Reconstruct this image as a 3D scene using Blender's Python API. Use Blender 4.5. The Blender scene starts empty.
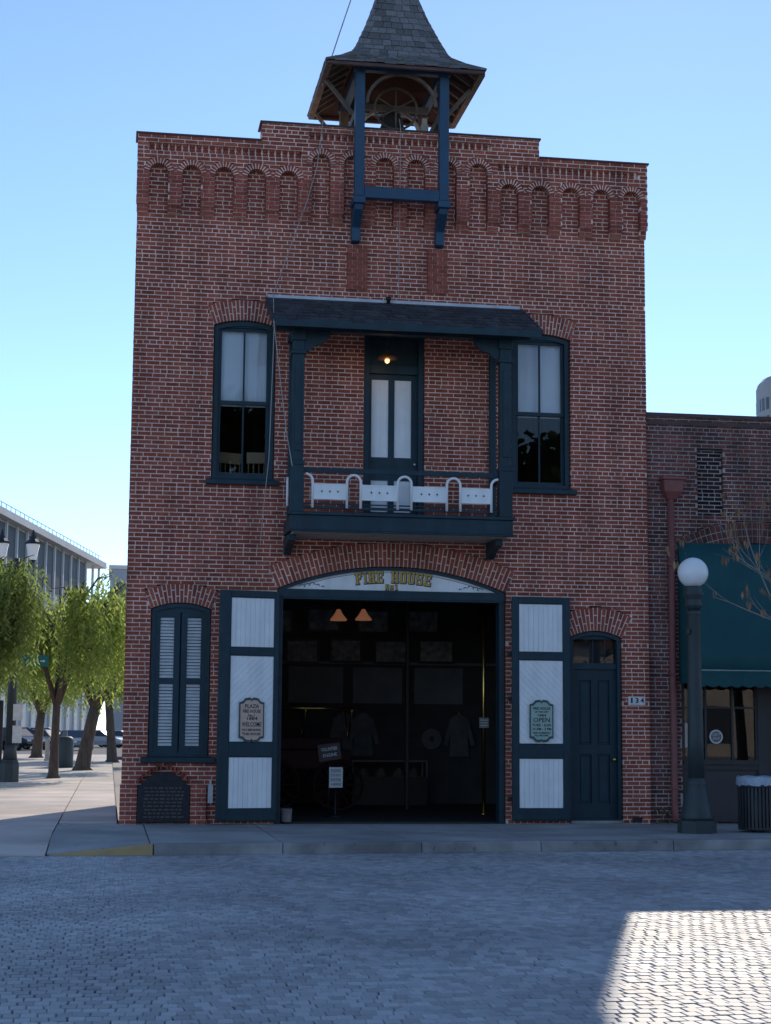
import bpy, bmesh, math, random
from mathutils import Vector, Matrix
R_ = random.Random(7)
rad = math.radians
scene = bpy.context.scene
COL = scene.collection

# ------------------------------------------------------------------ camera
cam_d = bpy.data.cameras.new('camera'); cam = bpy.data.objects.new('camera', cam_d); COL.objects.link(cam)
cam_d.sensor_fit = 'VERTICAL'; cam_d.sensor_height = 36.0; cam_d.sensor_width = 36.0 * 771 / 1024
cam_d.lens = 1688.018 * 36.0 / 1024; cam_d.clip_end = 5000; cam_d.clip_start = 0.1
def cam_axes(p, y, r):
    f = Vector((math.sin(y)*math.cos(p), math.cos(y)*math.cos(p), math.sin(p)))
    rt = Vector((math.cos(y), -math.sin(y), 0)); up = rt.cross(f)
    return f, math.cos(r)*rt + math.sin(r)*up, -math.sin(r)*rt + math.cos(r)*up
F, RT, UP = cam_axes(rad(7.3953), rad(9.1635), rad(0.4534))
m = Matrix((RT, UP, -F)).transposed().to_4x4(); m.translation = Vector((-4.458, -26.696, 1.45))
cam.matrix_world = m
scene.camera = cam
scene.render.resolution_x = 771; scene.render.resolution_y = 1024

# ------------------------------------------------------------------ sky and sun
SUN_AZ, SUN_EL = rad(18.9), rad(28.7)            # azimuth from +Y towards +X
w = bpy.data.worlds.new('World'); scene.world = w; w.use_nodes = True
nt = w.node_tree; nt.nodes.clear()
sky = nt.nodes.new('ShaderNodeTexSky'); sky.sky_type = 'NISHITA'; sky.sun_disc = False
sky.sun_elevation = SUN_EL; sky.sun_rotation = SUN_AZ; sky.altitude = 3000
sky.air_density = 1.0; sky.dust_density = 0.25; sky.ozone_density = 3.0
bg = nt.nodes.new('ShaderNodeBackground'); bg.inputs['Strength'].default_value = 0.14
out = nt.nodes.new('ShaderNodeOutputWorld')
nt.links.new(sky.outputs[0], bg.inputs[0]); nt.links.new(bg.outputs[0], out.inputs[0])
sun_d = bpy.data.lights.new('sun', 'SUN'); sun_d.energy = 2.2; sun_d.angle = rad(0.5); sun_d.color = (1, 0.89, 0.75)
sun = bpy.data.objects.new('sun', sun_d); COL.objects.link(sun); sun.location = (20, 40, 40)
SD = Vector((math.sin(SUN_AZ)*math.cos(SUN_EL), math.cos(SUN_AZ)*math.cos(SUN_EL), math.sin(SUN_EL)))
sun.rotation_euler = SD.to_track_quat('Z', 'Y').to_euler()
scene.view_settings.view_transform = 'Standard'; scene.view_settings.look = 'None'
scene.view_settings.exposure = 0.64; scene.view_settings.gamma = 1.0
scene.view_settings.use_curve_mapping = False
scene.render.engine = 'CYCLES'

# ------------------------------------------------------------------ materials
MATS = {}
def nodes_of(mt):
    mt.use_nodes = True
    return mt.node_tree, mt.node_tree.nodes['Principled BSDF']
def streaks(t, geo, mu, lo=.80):
    """rain streaks: noise drawn out vertically"""
    L = t.links.new
    mp = t.nodes.new('ShaderNodeMapping'); mp.inputs['Scale'].default_value = (2.6, 2.6, .22); L(geo.outputs['Position'], mp.inputs['Vector'])
    n3 = t.nodes.new('ShaderNodeTexNoise'); n3.inputs['Scale'].default_value = 1.6; n3.inputs['Detail'].default_value = 6; n3.inputs['Roughness'].default_value = .6; L(mp.outputs[0], n3.inputs['Vector'])
    m3 = t.nodes.new('ShaderNodeMapRange'); m3.inputs['From Min'].default_value = .38; m3.inputs['From Max'].default_value = .58; m3.inputs['To Min'].default_value = lo; m3.inputs['To Max'].default_value = 1.08; L(n3.outputs['Fac'], m3.inputs['Value'])
    m4 = t.nodes.new('ShaderNodeMath'); m4.operation = 'MULTIPLY'; L(m3.outputs[0], m4.inputs[1])
    if mu is not None: L(mu.outputs[0], m4.inputs[0])
    else: m4.inputs[0].default_value = 1
    return m4
def mat(name, col, rough=0.7, col2=None, scale=6.0, bump=0.0, bscale=40.0, metal=0.0, spec=0.5, island=0.0, streak=False, spots=0.0, stretch=None, emit=None, estr=0.0, contrast=(0.3, 0.7)):
    """plain procedural material: two colours mixed by noise, value jitter per piece, fine bump"""
    if name in MATS: return MATS[name]
    mt = bpy.data.materials.new(name); t, b = nodes_of(mt); L = t.links.new
    geo = t.nodes.new('ShaderNodeNewGeometry')
    vec = geo.outputs['Position']
    if stretch:
        mp = t.nodes.new('ShaderNodeMapping'); mp.inputs['Scale'].default_value = stretch
        L(vec, mp.inputs['Vector']); vec = mp.outputs[0]
    n = t.nodes.new('ShaderNodeTexNoise'); n.inputs['Scale'].default_value = scale; n.inputs['Detail'].default_value = 6
    L(vec, n.inputs['Vector'])
    rp = t.nodes.new('ShaderNodeMapRange'); rp.inputs['From Min'].default_value = contrast[0]; rp.inputs['From Max'].default_value = contrast[1]
    L(n.outputs['Fac'], rp.inputs['Value'])
    mx = t.nodes.new('ShaderNodeMix'); mx.data_type = 'RGBA'
    c2 = col2 or tuple(c*0.75 for c in col)
    mx.inputs[6].default_value = (*col, 1); mx.inputs[7].default_value = (*c2, 1)
    L(rp.outputs[0], mx.inputs[0]); cout = mx.outputs[2]
    if island > 0:
        oi = t.nodes.new('ShaderNodeObjectInfo')
        ad = t.nodes.new('ShaderNodeMath'); ad.operation = 'ADD'
        L(geo.outputs['Random Per Island'], ad.inputs[0]); L(oi.outputs['Random'], ad.inputs[1])
        fr = t.nodes.new('ShaderNodeMath'); fr.operation = 'FRACT'; L(ad.outputs[0], fr.inputs[0])
        mr = t.nodes.new('ShaderNodeMapRange'); mr.inputs['To Min'].default_value = 1-island; mr.inputs['To Max'].default_value = 1+island
        L(fr.outputs[0], mr.inputs['Value'])
        hs = t.nodes.new('ShaderNodeHueSaturation'); L(mr.outputs[0], hs.inputs['Value']); L(cout, hs.inputs['Color'])
        cout = hs.outputs[0]
    if streak or spots:
        mv = None
        if spots:
            vo = t.nodes.new('ShaderNodeTexNoise'); vo.inputs['Scale'].default_value = 7; vo.inputs['Detail'].default_value = 2; L(geo.outputs['Position'], vo.inputs['Vector'])
            mv = t.nodes.new('ShaderNodeMapRange'); mv.inputs['From Min'].default_value = .66; mv.inputs['From Max'].default_value = .72; mv.inputs['To Min'].default_value = 1; mv.inputs['To Max'].default_value = 1-spots; L(vo.outputs['Fac'], mv.inputs['Value'])
            vb = t.nodes.new('ShaderNodeTexNoise'); vb.inputs['Scale'].default_value = .55; vb.inputs['Detail'].default_value = 5; L(geo.outputs['Position'], vb.inputs['Vector'])
            mb_ = t.nodes.new('ShaderNodeMapRange'); mb_.inputs['From Min'].default_value = .35; mb_.inputs['From Max'].default_value = .65; mb_.inputs['To Min'].default_value = .72; mb_.inputs['To Max'].default_value = 1.12; L(vb.outputs['Fac'], mb_.inputs['Value'])
            mm = t.nodes.new('ShaderNodeMath'); mm.operation = 'MULTIPLY'; L(mv.outputs[0], mm.inputs[0]); L(mb_.outputs[0], mm.inputs[1]); mv = mm
        if streak: mv = streaks(t, geo, mv, .80 if streak is True else streak)
        h2 = t.nodes.new('ShaderNodeHueSaturation'); L(mv.outputs[0], h2.inputs['Value']); L(cout, h2.inputs['Color']); cout = h2.outputs[0]
    L(cout, b.inputs['Base Color'])
    b.inputs['Roughness'].default_value = rough; b.inputs['Metallic'].default_value = metal
    b.inputs['Specular IOR Level'].default_value = spec
    if bump > 0:
        n2 = t.nodes.new('ShaderNodeTexNoise'); n2.inputs['Scale'].default_value = bscale; n2.inputs['Detail'].default_value = 4
        L(vec, n2.inputs['Vector'])
        bp = t.nodes.new('ShaderNodeBump'); bp.inputs['Strength'].default_value = bump; bp.inputs['Distance'].default_value = 0.01
        L(n2.outputs['Fac'], bp.inputs['Height']); L(bp.outputs[0], b.inputs['Normal'])
    if emit:
        b.inputs['Emission Color'].default_value = (*emit, 1); b.inputs['Emission Strength'].default_value = estr
    MATS[name] = mt
    return mt
def brick_mat(name, stops, soot=0.0):
    """per-brick colour picked from a ramp, plus blotches and large-scale weathering of the wall"""
    mt = bpy.data.materials.new(name); t, b = nodes_of(mt); L = t.links.new
    geo = t.nodes.new('ShaderNodeNewGeometry'); oi = t.nodes.new('ShaderNodeObjectInfo')
    ad = t.nodes.new('ShaderNodeMath'); ad.operation = 'ADD'; L(geo.outputs['Random Per Island'], ad.inputs[0]); L(oi.outputs['Random'], ad.inputs[1])
    fr = t.nodes.new('ShaderNodeMath'); fr.operation = 'FRACT'; L(ad.outputs[0], fr.inputs[0])
    cr = t.nodes.new('ShaderNodeValToRGB'); els = cr.color_ramp.elements
    while len(els) < len(stops): els.new(0.5)
    for e, (p, c) in zip(els, stops): e.position = p; e.color = (*c, 1)
    L(fr.outputs[0], cr.inputs[0])
    n1 = t.nodes.new('ShaderNodeTexNoise'); n1.inputs['Scale'].default_value = 30; n1.inputs['Detail'].default_value = 5; L(geo.outputs['Position'], n1.inputs['Vector'])
    n2 = t.nodes.new('ShaderNodeTexNoise'); n2.inputs['Scale'].default_value = 0.9; n2.inputs['Detail'].default_value = 7; n2.inputs['Roughness'].default_value = 0.65; L(geo.outputs['Position'], n2.inputs['Vector'])
    m1 = t.nodes.new('ShaderNodeMapRange'); m1.inputs['From Min'].default_value = .3; m1.inputs['From Max'].default_value = .7; m1.inputs['To Min'].default_value = 0.75; m1.inputs['To Max'].default_value = 1.2; L(n1.outputs['Fac'], m1.inputs['Value'])
    m2 = t.nodes.new('ShaderNodeMapRange'); m2.inputs['From Min'].default_value = .35; m2.inputs['From Max'].default_value = .65; m2.inputs['To Min'].default_value = 0.80-soot; m2.inputs['To Max'].default_value = 1.10; L(n2.outputs['Fac'], m2.inputs['Value'])
    mu = t.nodes.new('ShaderNodeMath'); mu.operation = 'MULTIPLY'; L(m1.outputs[0], mu.inputs[0]); L(m2.outputs[0], mu.inputs[1])
    mu = streaks(t, geo, mu)
    hs = t.nodes.new('ShaderNodeHueSaturation'); L(mu.outputs[0], hs.inputs['Value']); L(cr.outputs[0], hs.inputs['Color'])
    L(hs.outputs[0], b.inputs['Base Color']); b.inputs['Roughness'].default_value = 0.88; b.inputs['Specular IOR Level'].default_value = 0.25
    bp = t.nodes.new('ShaderNodeBump'); bp.inputs['Strength'].default_value = 0.5; bp.inputs['Distance'].default_value = 0.006
    L(n1.outputs['Fac'], bp.inputs['Height']); L(bp.outputs[0], b.inputs['Normal'])
    return mt
def glass_mat(name, tint=(0.9, 0.95, 1.0), wav=0.02, ior=1.52):
    mt = bpy.data.materials.new(name); mt.use_nodes = True; t = mt.node_tree; t.nodes.clear(); L = t.links.new
    o = t.nodes.new('ShaderNodeOutputMaterial'); mx = t.nodes.new('ShaderNodeMixShader')
    tr = t.nodes.new('ShaderNodeBsdfTransparent'); tr.inputs[0].default_value = (*tint, 1)
    gl = t.nodes.new('ShaderNodeBsdfGlossy'); gl.inputs['Roughness'].default_value = 0.01
    fr = t.nodes.new('ShaderNodeFresnel'); fr.inputs['IOR'].default_value = ior
    geo = t.nodes.new('ShaderNodeNewGeometry')
    n = t.nodes.new('ShaderNodeTexNoise'); n.inputs['Scale'].default_value = 1.7; L(geo.outputs['Position'], n.inputs['Vector'])
    bp = t.nodes.new('ShaderNodeBump'); bp.inputs['Strength'].default_value = wav; bp.inputs['Distance'].default_value = .05; L(n.outputs['Fac'], bp.inputs['Height']); L(bp.outputs[0], gl.inputs['Normal'])
    L(fr.outputs[0], mx.inputs[0]); L(tr.outputs[0], mx.inputs[1]); L(gl.outputs[0], mx.inputs[2]); L(mx.outputs[0], o.inputs[0])
    MATS[name] = mt; return mt
def leaf_mat(name, c1, c2, trans=0.5):
    mt = bpy.data.materials.new(name); mt.use_nodes = True; t = mt.node_tree; t.nodes.clear(); L = t.links.new
    o = t.nodes.new('ShaderNodeOutputMaterial'); mx = t.nodes.new('ShaderNodeMixShader'); mx.inputs[0].default_value = trans
    d = t.nodes.new('ShaderNodeBsdfDiffuse'); tl = t.nodes.new('ShaderNodeBsdfTranslucent')
    geo = t.nodes.new('ShaderNodeNewGeometry'); cr = t.nodes.new('ShaderNodeMix'); cr.data_type = 'RGBA'
    cr.inputs[6].default_value = (*c1, 1); cr.inputs[7].default_value = (*c2, 1); L(geo.outputs['Random Per Island'], cr.inputs[0])
    br = t.nodes.new('ShaderNodeMix'); br.data_type = 'RGBA'; br.blend_type = 'MULTIPLY'; br.inputs[0].default_value = 1
    br.inputs[7].default_value = (1.6, 1.6, 0.8, 1); L(cr.outputs[2], br.inputs[6])
    L(cr.outputs[2], d.inputs[0]); L(br.outputs[2], tl.inputs[0]); L(d.outputs[0], mx.inputs[1]); L(tl.outputs[0], mx.inputs[2]); L(mx.outputs[0], o.inputs[0])
    MATS[name] = mt; return mt
BR = brick_mat('red_brick', [(0, (.25, .062, .042)), (.25, (.31, .078, .052)), (.6, (.36, .092, .058)), (.85, (.41, .115, .074)), (1, (.29, .074, .052))])
BRP = brick_mat('smooth_red_brick', [(0, (.26, .070, .050)), (.5, (.32, .086, .062)), (1, (.37, .105, .074))])
BRD = brick_mat('sooty_brick', [(0, (.09, .045, .042)), (.4, (.17, .064, .052)), (.75, (.22, .075, .056)), (1, (.13, .065, .058))], 0.2)
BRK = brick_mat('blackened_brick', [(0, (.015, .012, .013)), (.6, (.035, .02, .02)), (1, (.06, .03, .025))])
mat('mortar', (.86, .67, .56), .95, (.68, .50, .41), 2.5, .3, 60, contrast=(.38, .72), streak=True)
mat('mortar_grey', (.52, .45, .42), .95, (.24, .2, .19), 1.6, .4, 60, streak=True)
mat('teal_paint', (.010, .040, .056), .5, (.007, .028, .040), 5, .15, 30, spec=.4, streak=True)
mat('tower_paint', (.014, .062, .12), .5, (.011, .046, .09), 5, .12, 30)
mat('white_paint', (.85, .85, .84), .5, (.78, .78, .76), 4, .1, 30, island=.02, streak=.95)
mat('louver_paint', (.62, .63, .62), .55, (.5, .51, .5), 8, island=.06)
mat('blind', (.87, .87, .85), .8, (.82, .82, .8), 3)
mat('coping', (.11, .06, .052), .8, (.06, .04, .038), 4)
mat('shake', (.20, .195, .195), .85, (.11, .105, .105), 9, .5, 35, island=.35, stretch=(6, 6, 1))
mat('dark_shake', (.055, .058, .066), .8, (.03, .032, .037), 9, .5, 35, island=.4)
mat('old_wood', (.16, .12, .09), .8, (.09, .065, .05), 6, .3, 30)
mat('soffit', (.06, .032, .024), .85, (.06, .03, .022), 7, .3, 30)
mat('pale_wood', (.52, .44, .35), .8, (.4, .33, .27), 5)
mat('flashing', (.55, .58, .62), .5, (.4, .42, .45), 5)
mat('bronze', (.035, .036, .042), .5, (.022, .022, .027), 12, .3, 60, metal=.6)
mat('bronze_text', (.11, .10, .09), .5, metal=.5)
mat('black_iron', (.012, .013, .016), .5)
mat('brass', (.80, .50, .16), .28, (.6, .36, .1), 20, metal=1.0)
mat('bell_metal', (.10, .09, .075), .5, metal=.7)
mat('rope', (.45, .42, .40), .9)
mat('concrete', (.42, .40, .37), .9, (.30, .29, .27), 1.3, .25, 50, island=.07, spots=.35)
mat('concrete_joint', (.10, .095, .09), .95)
mat('kerb', (.36, .345, .33), .9, (.2, .19, .185), 3, .4, 40, island=.15, spots=.4)
mat('yellow_kerb', (.52, .36, .15), .8, (.40, .28, .14), 5, .3, 30)
mat('paver', (.46, .44, .425), .62, (.34, .33, .32), 1.1, .3, 50, island=.24, spec=.5, spots=.3)
mat('paver_bed', (.055, .052, .05), .95, (.035, .033, .032), 8)
mat('ground', (.50, .45, .39), .95, (.42, .38, .33), .15, .2, 8)
mat('plaza_concrete', (.68, .57, .47), .7, (.54, .46, .38), .8, .2, 40, island=.06, spots=.25)
mat('far_setts', (.42, .40, .385), .7, (.34, .325, .31), 2.5, .3, 12)
mat('asphalt', (.16, .155, .15), .9, (.11, .108, .105), .6, .3, 30)
mat('white_line', (.7, .7, .68), .8)
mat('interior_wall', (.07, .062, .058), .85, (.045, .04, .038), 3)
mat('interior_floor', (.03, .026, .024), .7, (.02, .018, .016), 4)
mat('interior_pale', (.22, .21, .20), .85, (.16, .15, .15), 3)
mat('dark_wood', (.045, .028, .02), .5, (.018, .011, .008), 6, stretch=(1, 1, 8))
mat('print', (.42, .40, .36), .7, (.14, .13, .13), 9)
mat('engine_red', (.05, .012, .010), .7, spec=.3)
mat('exhibit_cloth', (.16, .15, .14), .9, (.1, .095, .09), 5)
mat('exhibit_leather', (.25, .16, .1), .5, (.15, .09, .06), 7)
mat('chair_wood', (.42, .27, .13), .5, (.32, .2, .09), 7)
mat('lamp_shade', (.6, .3, .15), .6, emit=(1, .40, .2), estr=.085)
mat('bulb', (1, .8, .5), .5, emit=(1, .6, .28), estr=1.1)
mat('copper_shade', (.35, .14, .06), .45, metal=.6)
mat('sign_tan', (.66, .46, .34), .7, (.56, .40, .30), 9)
mat('sign_green', (.38, .50, .42), .7, (.32, .43, .36), 9)
mat('sign_edge', (.05, .09, .09), .6)
mat('ink', (.03, .03, .035), .7)
mat('gold', (.62, .38, .07), .45, (.5, .3, .05), 20)
mat('plate_white', (.75, .75, .73), .5)
mat('awning', (.0035, .075, .082), .75, (.003, .06, .068), 3, .15, 200)
mat('awning_trim', (.35, .42, .42), .7)
mat('downspout', (.26, .085, .07), .6, (.2, .065, .055), 5)
mat('shopfront', (.05, .043, .042), .6, (.04, .034, .034), 5)
mat('shop_panel', (.062, .052, .05), .65, (.05, .042, .041), 5)
mat('lamp_green', (.035, .05, .052), .55, (.026, .038, .04), 6, .15, 40)
mat('globe', (.88, .88, .87), .3, (.86, .86, .85), 3)
mat('bin_metal', (.03, .035, .04), .5)
mat('liner', (.42, .48, .56), .35, (.30, .36, .44), 14, .8, 25)
mat('bark', (.13, .09, .065), .95, (.06, .042, .032), 5, .9, 14, stretch=(3, 3, .7))
mat('twig', (.34, .28, .23), .9)
mat('dry_leaf', (.36, .21, .10), .8, (.24, .15, .08), 9, island=.4)
mat('white_concrete', (.62, .60, .57), .85, (.54, .52, .5), .4)
mat('grey_concrete', (.35, .36, .38), .85, (.3, .31, .33), .5)
mat('tower_stone', (.34, .35, .37), .85, (.30, .31, .33), .4)
mat('dark_window', (.05, .06, .08), .3)
mat('office_window', (.035, .045, .06), .6, spec=.15)
mat('tyre', (.015, .015, .016), .8)
mat('rim', (.4, .4, .42), .3, metal=.8)
mat('headlight', (.8, .8, .8), .15)
mat('taillight', (.3, .01, .01), .3)
mat('sign_teal', (.0, .16, .14), .5)
mat('stucco', (.66, .56, .46), .9, (.58, .48, .38), 1)
mat('red_tile', (.30, .10, .05), .8, (.2, .07, .04), 4)
for nm, c in (('car_dark', (.02, .024, .03)), ('car_white', (.7, .7, .7)), ('car_grey', (.16, .18, .2)), ('car_blue', (.03, .06, .12)), ('car_silver', (.45, .46, .48))):
    mat(nm, c, .25, c, spec=.6)
glass_mat('window_glass'); glass_mat('shop_glass', (.8, .85, .85), .0, 1.6); glass_mat('car_glass', (.12, .14, .15), .0)
leaf_mat('pepper_leaf', (.20, .26, .10), (.34, .38, .16), .62)
leaf_mat('pepper_leaf_dark', (.13, .18, .08), (.25, .29, .13), .58)
leaf_mat('fig_leaf', (.025, .05, .015), (.05, .085, .025), .3)
leaf_mat('weed_leaf', (.03, .05, .015), (.06, .08, .025), .3)

# ------------------------------------------------------------------ mesh helpers
class MB:
    def __init__(s): s.v = []; s.f = []; s.m = []; s.mi = 0; s.sm = False; s.sf = []
    def add(s, vs, fs):
        n = len(s.v); s.v.extend(tuple(v) for v in vs)
        for f in fs: s.f.append(tuple(i+n for i in f)); s.m.append(s.mi); s.sf.append(s.sm)
    def box(s, x0, x1, y0, y1, z0, z1):
        s.add([(x0,y0,z0),(x1,y0,z0),(x1,y1,z0),(x0,y1,z0),(x0,y0,z1),(x1,y0,z1),(x1,y1,z1),(x0,y1,z1)],
              [(0,3,2,1),(4,5,6,7),(0,1,5,4),(1,2,6,5),(2,3,7,6),(3,0,4,7)]); return s
    def obox(s, c, ax, ay, az, hx, hy, hz):
        c = Vector(c); vs = []
        for k in (-1, 1):
            for i, j in ((-1,-1),(1,-1),(1,1),(-1,1)): vs.append(c+ax*hx*i+ay*hy*j+az*hz*k)
        s.add(vs, [(0,3,2,1),(4,5,6,7),(0,1,5,4),(1,2,6,5),(2,3,7,6),(3,0,4,7)]); return s
    def bar(s, a, b, w, h, up=(0,0,1)):
        a = Vector(a); b = Vector(b); d = (b-a); l = d.length; d.normalize(); u = Vector(up)
        sd = d.cross(u)
        if sd.length < 1e-4: sd = d.cross(Vector((0,1,0)))
        sd.normalize(); u = sd.cross(d)
        return s.obox((a+b)/2, d, sd, u, l/2, w/2, h/2)
    def prism(s, poly, y0, y1):
        """polygon in xz (counter-clockwise seen from -y) extruded in y"""
        n = len(poly); vs = [(x, y0, z) for x, z in poly]+[(x, y1, z) for x, z in poly]
        fs = [tuple(range(n)), tuple(range(2*n-1, n-1, -1))]+[(i, i+n, (i+1) % n+n, (i+1) % n) for i in range(n)]
        s.add(vs, fs); return s
    def zprism(s, poly, z0, z1):
        n = len(poly); vs = [(x, y, z0) for x, y in poly]+[(x, y, z1) for x, y in poly]
        fs = [tuple(range(n-1, -1, -1)), tuple(range(n, 2*n))]+[(i, (i+1) % n, (i+1) % n+n, i+n) for i in range(n)]
        s.add(vs, fs); return s
    def tube(s, pts, r, n=8, caps=True):
        pts = [Vector(p) for p in pts]; rs = r if isinstance(r, (list, tuple)) else [r]*len(pts)
        vs = []; fs = []; prev = None
        for i, p in enumerate(pts):
            d = (pts[min(i+1, len(pts)-1)]-pts[max(i-1, 0)]).normalized()
            if prev is None:
                a = d.orthogonal().normalized()
            else:
                a = (prev - d*prev.dot(d)); a = a.normalized() if a.length > 1e-6 else d.orthogonal().normalized()
            prev = a; b = d.cross(a)
            for k in range(n):
                t = 2*math.pi*k/n; vs.append(p+(a*math.cos(t)+b*math.sin(t))*rs[i])
        for i in range(len(pts)-1):
            for k in range(n): fs.append((i*n+k, i*n+(k+1) % n, (i+1)*n+(k+1) % n, (i+1)*n+k))
        if caps: fs += [tuple(range(n-1, -1, -1)), tuple(range((len(pts)-1)*n, len(pts)*n))]
        sm = s.sm; s.sm = n > 5; s.add(vs, fs); s.sm = sm; return s
    def lathe(s, prof, c=(0,0,0), n=20, smooth=True):
        vs = []; fs = []
        for r, z in prof:
            for k in range(n):
                t = 2*math.pi*(k+.5)/n; vs.append((c[0]+r*math.cos(t), c[1]+r*math.sin(t), c[2]+z))
        for i in range(len(prof)-1):
            for k in range(n): fs.append((i*n+k, i*n+(k+1) % n, (i+1)*n+(k+1) % n, (i+1)*n+k))
        fs += [tuple(range(n-1, -1, -1)), tuple(range((len(prof)-1)*n, len(prof)*n))]
        sm = s.sm; s.sm = smooth; s.add(vs, fs); s.sm = sm; return s
    def mesh(s, name, mats, off=Vector((0,0,0))):
        me = bpy.data.meshes.new(name)
        me.from_pydata([(v[0]-off.x, v[1]-off.y, v[2]-off.z) for v in s.v], [], s.f)
        for mm in (mats if isinstance(mats, (list, tuple)) else [mats]): me.materials.append(MATS[mm] if isinstance(mm, str) else mm)
        me.polygons.foreach_set('material_index', s.m); me.polygons.foreach_set('use_smooth', s.sf)
        me.update(); return me
    def build(s, name, mats, parent=None, kind=None, off=None):
        o0 = wloc(parent) if off is None else off
        o = bpy.data.objects.new(name, s.mesh(name, mats, o0)); COL.objects.link(o); o.parent = parent
        if kind: o['kind'] = kind
        return o
def wloc(o):
    v = Vector((0,0,0))
    while o: v += o.location; o = o.parent
    return v
def tag(o, label, cat, group=None):
    o['label'] = label; o['category'] = cat
    if group: o['group'] = group
    return o
def thing(name, label, cat, loc, group=None):
    o = bpy.data.objects.new(name, None); COL.objects.link(o); o.location = loc; o.empty_display_size = .2
    return tag(o, label, cat, group)
def struct(o): o['kind'] = 'structure'; return o
def link_mesh(name, me, parent, loc=(0,0,0), rot=(0,0,0), scale=(1,1,1)):
    o = bpy.data.objects.new(name, me); COL.objects.link(o); o.parent = parent; o.location = loc; o.rotation_euler = rot; o.scale = scale
    return o
def bevel(o, wdt=.01, seg=2):
    md = o.modifiers.new('bevel', 'BEVEL'); md.width = wdt; md.segments = seg; md.limit_method = 'ANGLE'; md.angle_limit = rad(40); return o
def text_mesh(name, body, size, matn, parent, origin, xdir=Vector((1,0,0)), zdir=Vector((0,0,1)), width=None, bold=.0, depth=.002):
    """flat lettering, centred on origin, in the plane (xdir, zdir)"""
    cu = bpy.data.curves.new('txt', 'FONT'); cu.body = body; cu.size = size; cu.align_x = 'CENTER'; cu.align_y = 'CENTER'; cu.extrude = depth; cu.offset = bold
    cu.resolution_u = 2
    ob = bpy.data.objects.new('txt', cu); COL.objects.link(ob)
    dg = bpy.context.evaluated_depsgraph_get(); me = bpy.data.meshes.new_from_object(ob.evaluated_get(dg))
    bpy.data.objects.remove(ob); bpy.data.curves.remove(cu)
    xs = [v.co.x for v in me.vertices] or [0]
    k = 1.0
    if width: k = width/max(1e-6, max(xs)-min(xs))
    nrm = xdir.cross(zdir); o0 = Vector(origin)-wloc(parent)
    for v in me.vertices:
        c = v.co.copy(); v.co = o0+xdir*(c.x*k)+zdir*c.y+nrm*c.z
    me.materials.clear(); me.materials.append(MATS[matn])
    o = bpy.data.objects.new(name, me); COL.objects.link(o); o.parent = parent
    return o

# ------------------------------------------------------------------ arches and brickwork
class Arch:
    """opening with a segmental (or round) head and a brick ring"""
    def __init__(s, xc, h, zb, zs, rise, t):
        s.xc, s.h, s.zb, s.zs, s.rise, s.t = xc, h, zb, zs, rise, t
        s.R = (h*h+rise*rise)/(2*rise); s.zc = zs+rise-s.R; s.a0 = math.asin(min(1, h/s.R)); 
        if rise >= h-1e-6: s.a0 = math.pi/2
    def half(s, z):
        if z < s.zb: return 0
        if z < s.zs: return s.h
        d = z-s.zc; wv = 0
        if abs(d) < s.R+s.t:
            wv = math.sqrt((s.R+s.t)**2-d*d)
            if s.a0 < 1.55: wv = min(wv, d*math.tan(s.a0))
        return wv
    def hole(s, z):
        wv = s.half(z); return (s.xc-wv, s.xc+wv) if wv > 0 else None
    def pt(s, a, r): return (s.xc+r*math.sin(a), s.zc+r*math.cos(a))
    def backing(s, mb, y0, y1, n=24):
        for i in range(n):
            a, b = -s.a0+2*s.a0*i/n, -s.a0+2*s.a0*(i+1)/n
            mb.prism([s.pt(a, s.R+.004), s.pt(b, s.R+.004), s.pt(b, s.R+s.t), s.pt(a, s.R+s.t)], y0, y1)
    def voussoirs(s, w_=.07, joint=.012, splits=(None,), double=False):
        n = max(5, round(2*s.a0*(s.R+s.t*.5)/w_)); 
        if n % 2 == 0: n += 1
        da = 2*s.a0/n; out_ = []
        for i in range(n):
            a = -s.a0+da*i; j0 = joint/2/(s.R+.01); j1 = joint/2/(s.R+s.t)
            cuts = [0, s.t] if not double else ([0, s.t*.34, s.t] if i % 2 else [0, s.t*.67, s.t])
            for c0, c1 in zip(cuts, cuts[1:]):
                r0 = s.R+c0+(joint/2 if c0 else 0); r1 = s.R+c1-(joint/2 if c1 < s.t else 0)
                e0 = joint/2/r0; e1 = joint/2/r1
                out_.append([s.pt(a+e0, r0), s.pt(a+da-e0, r0), s.pt(a+da-e1, r1), s.pt(a+e1, r1)])
        return out_
    def outline(s, n=16, inset=0.0):
        """opening outline, counter-clockwise seen from -y"""
        h = s.h-inset; pts = [(s.xc-h, s.zb), (s.xc+h, s.zb)]
        Ri = s.R-inset; a1 = math.asin(min(1, h/Ri))
        for i in range(n+1):
            a = a1-2*a1*i/n; pts.append((s.xc+Ri*math.sin(a), s.zc+Ri*math.cos(a)))
        return pts
def subtract(iv, holes):
    res = [iv]
    for h0, h1 in holes:
        nx = []
        for a, b in res:
            if h1 <= a or h0 >= b: nx.append((a, b)); continue
            if h0 > a: nx.append((a, h0))
            if h1 < b: nx.append((h1, b))
        res = nx
    return res
CRS = .0675
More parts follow.
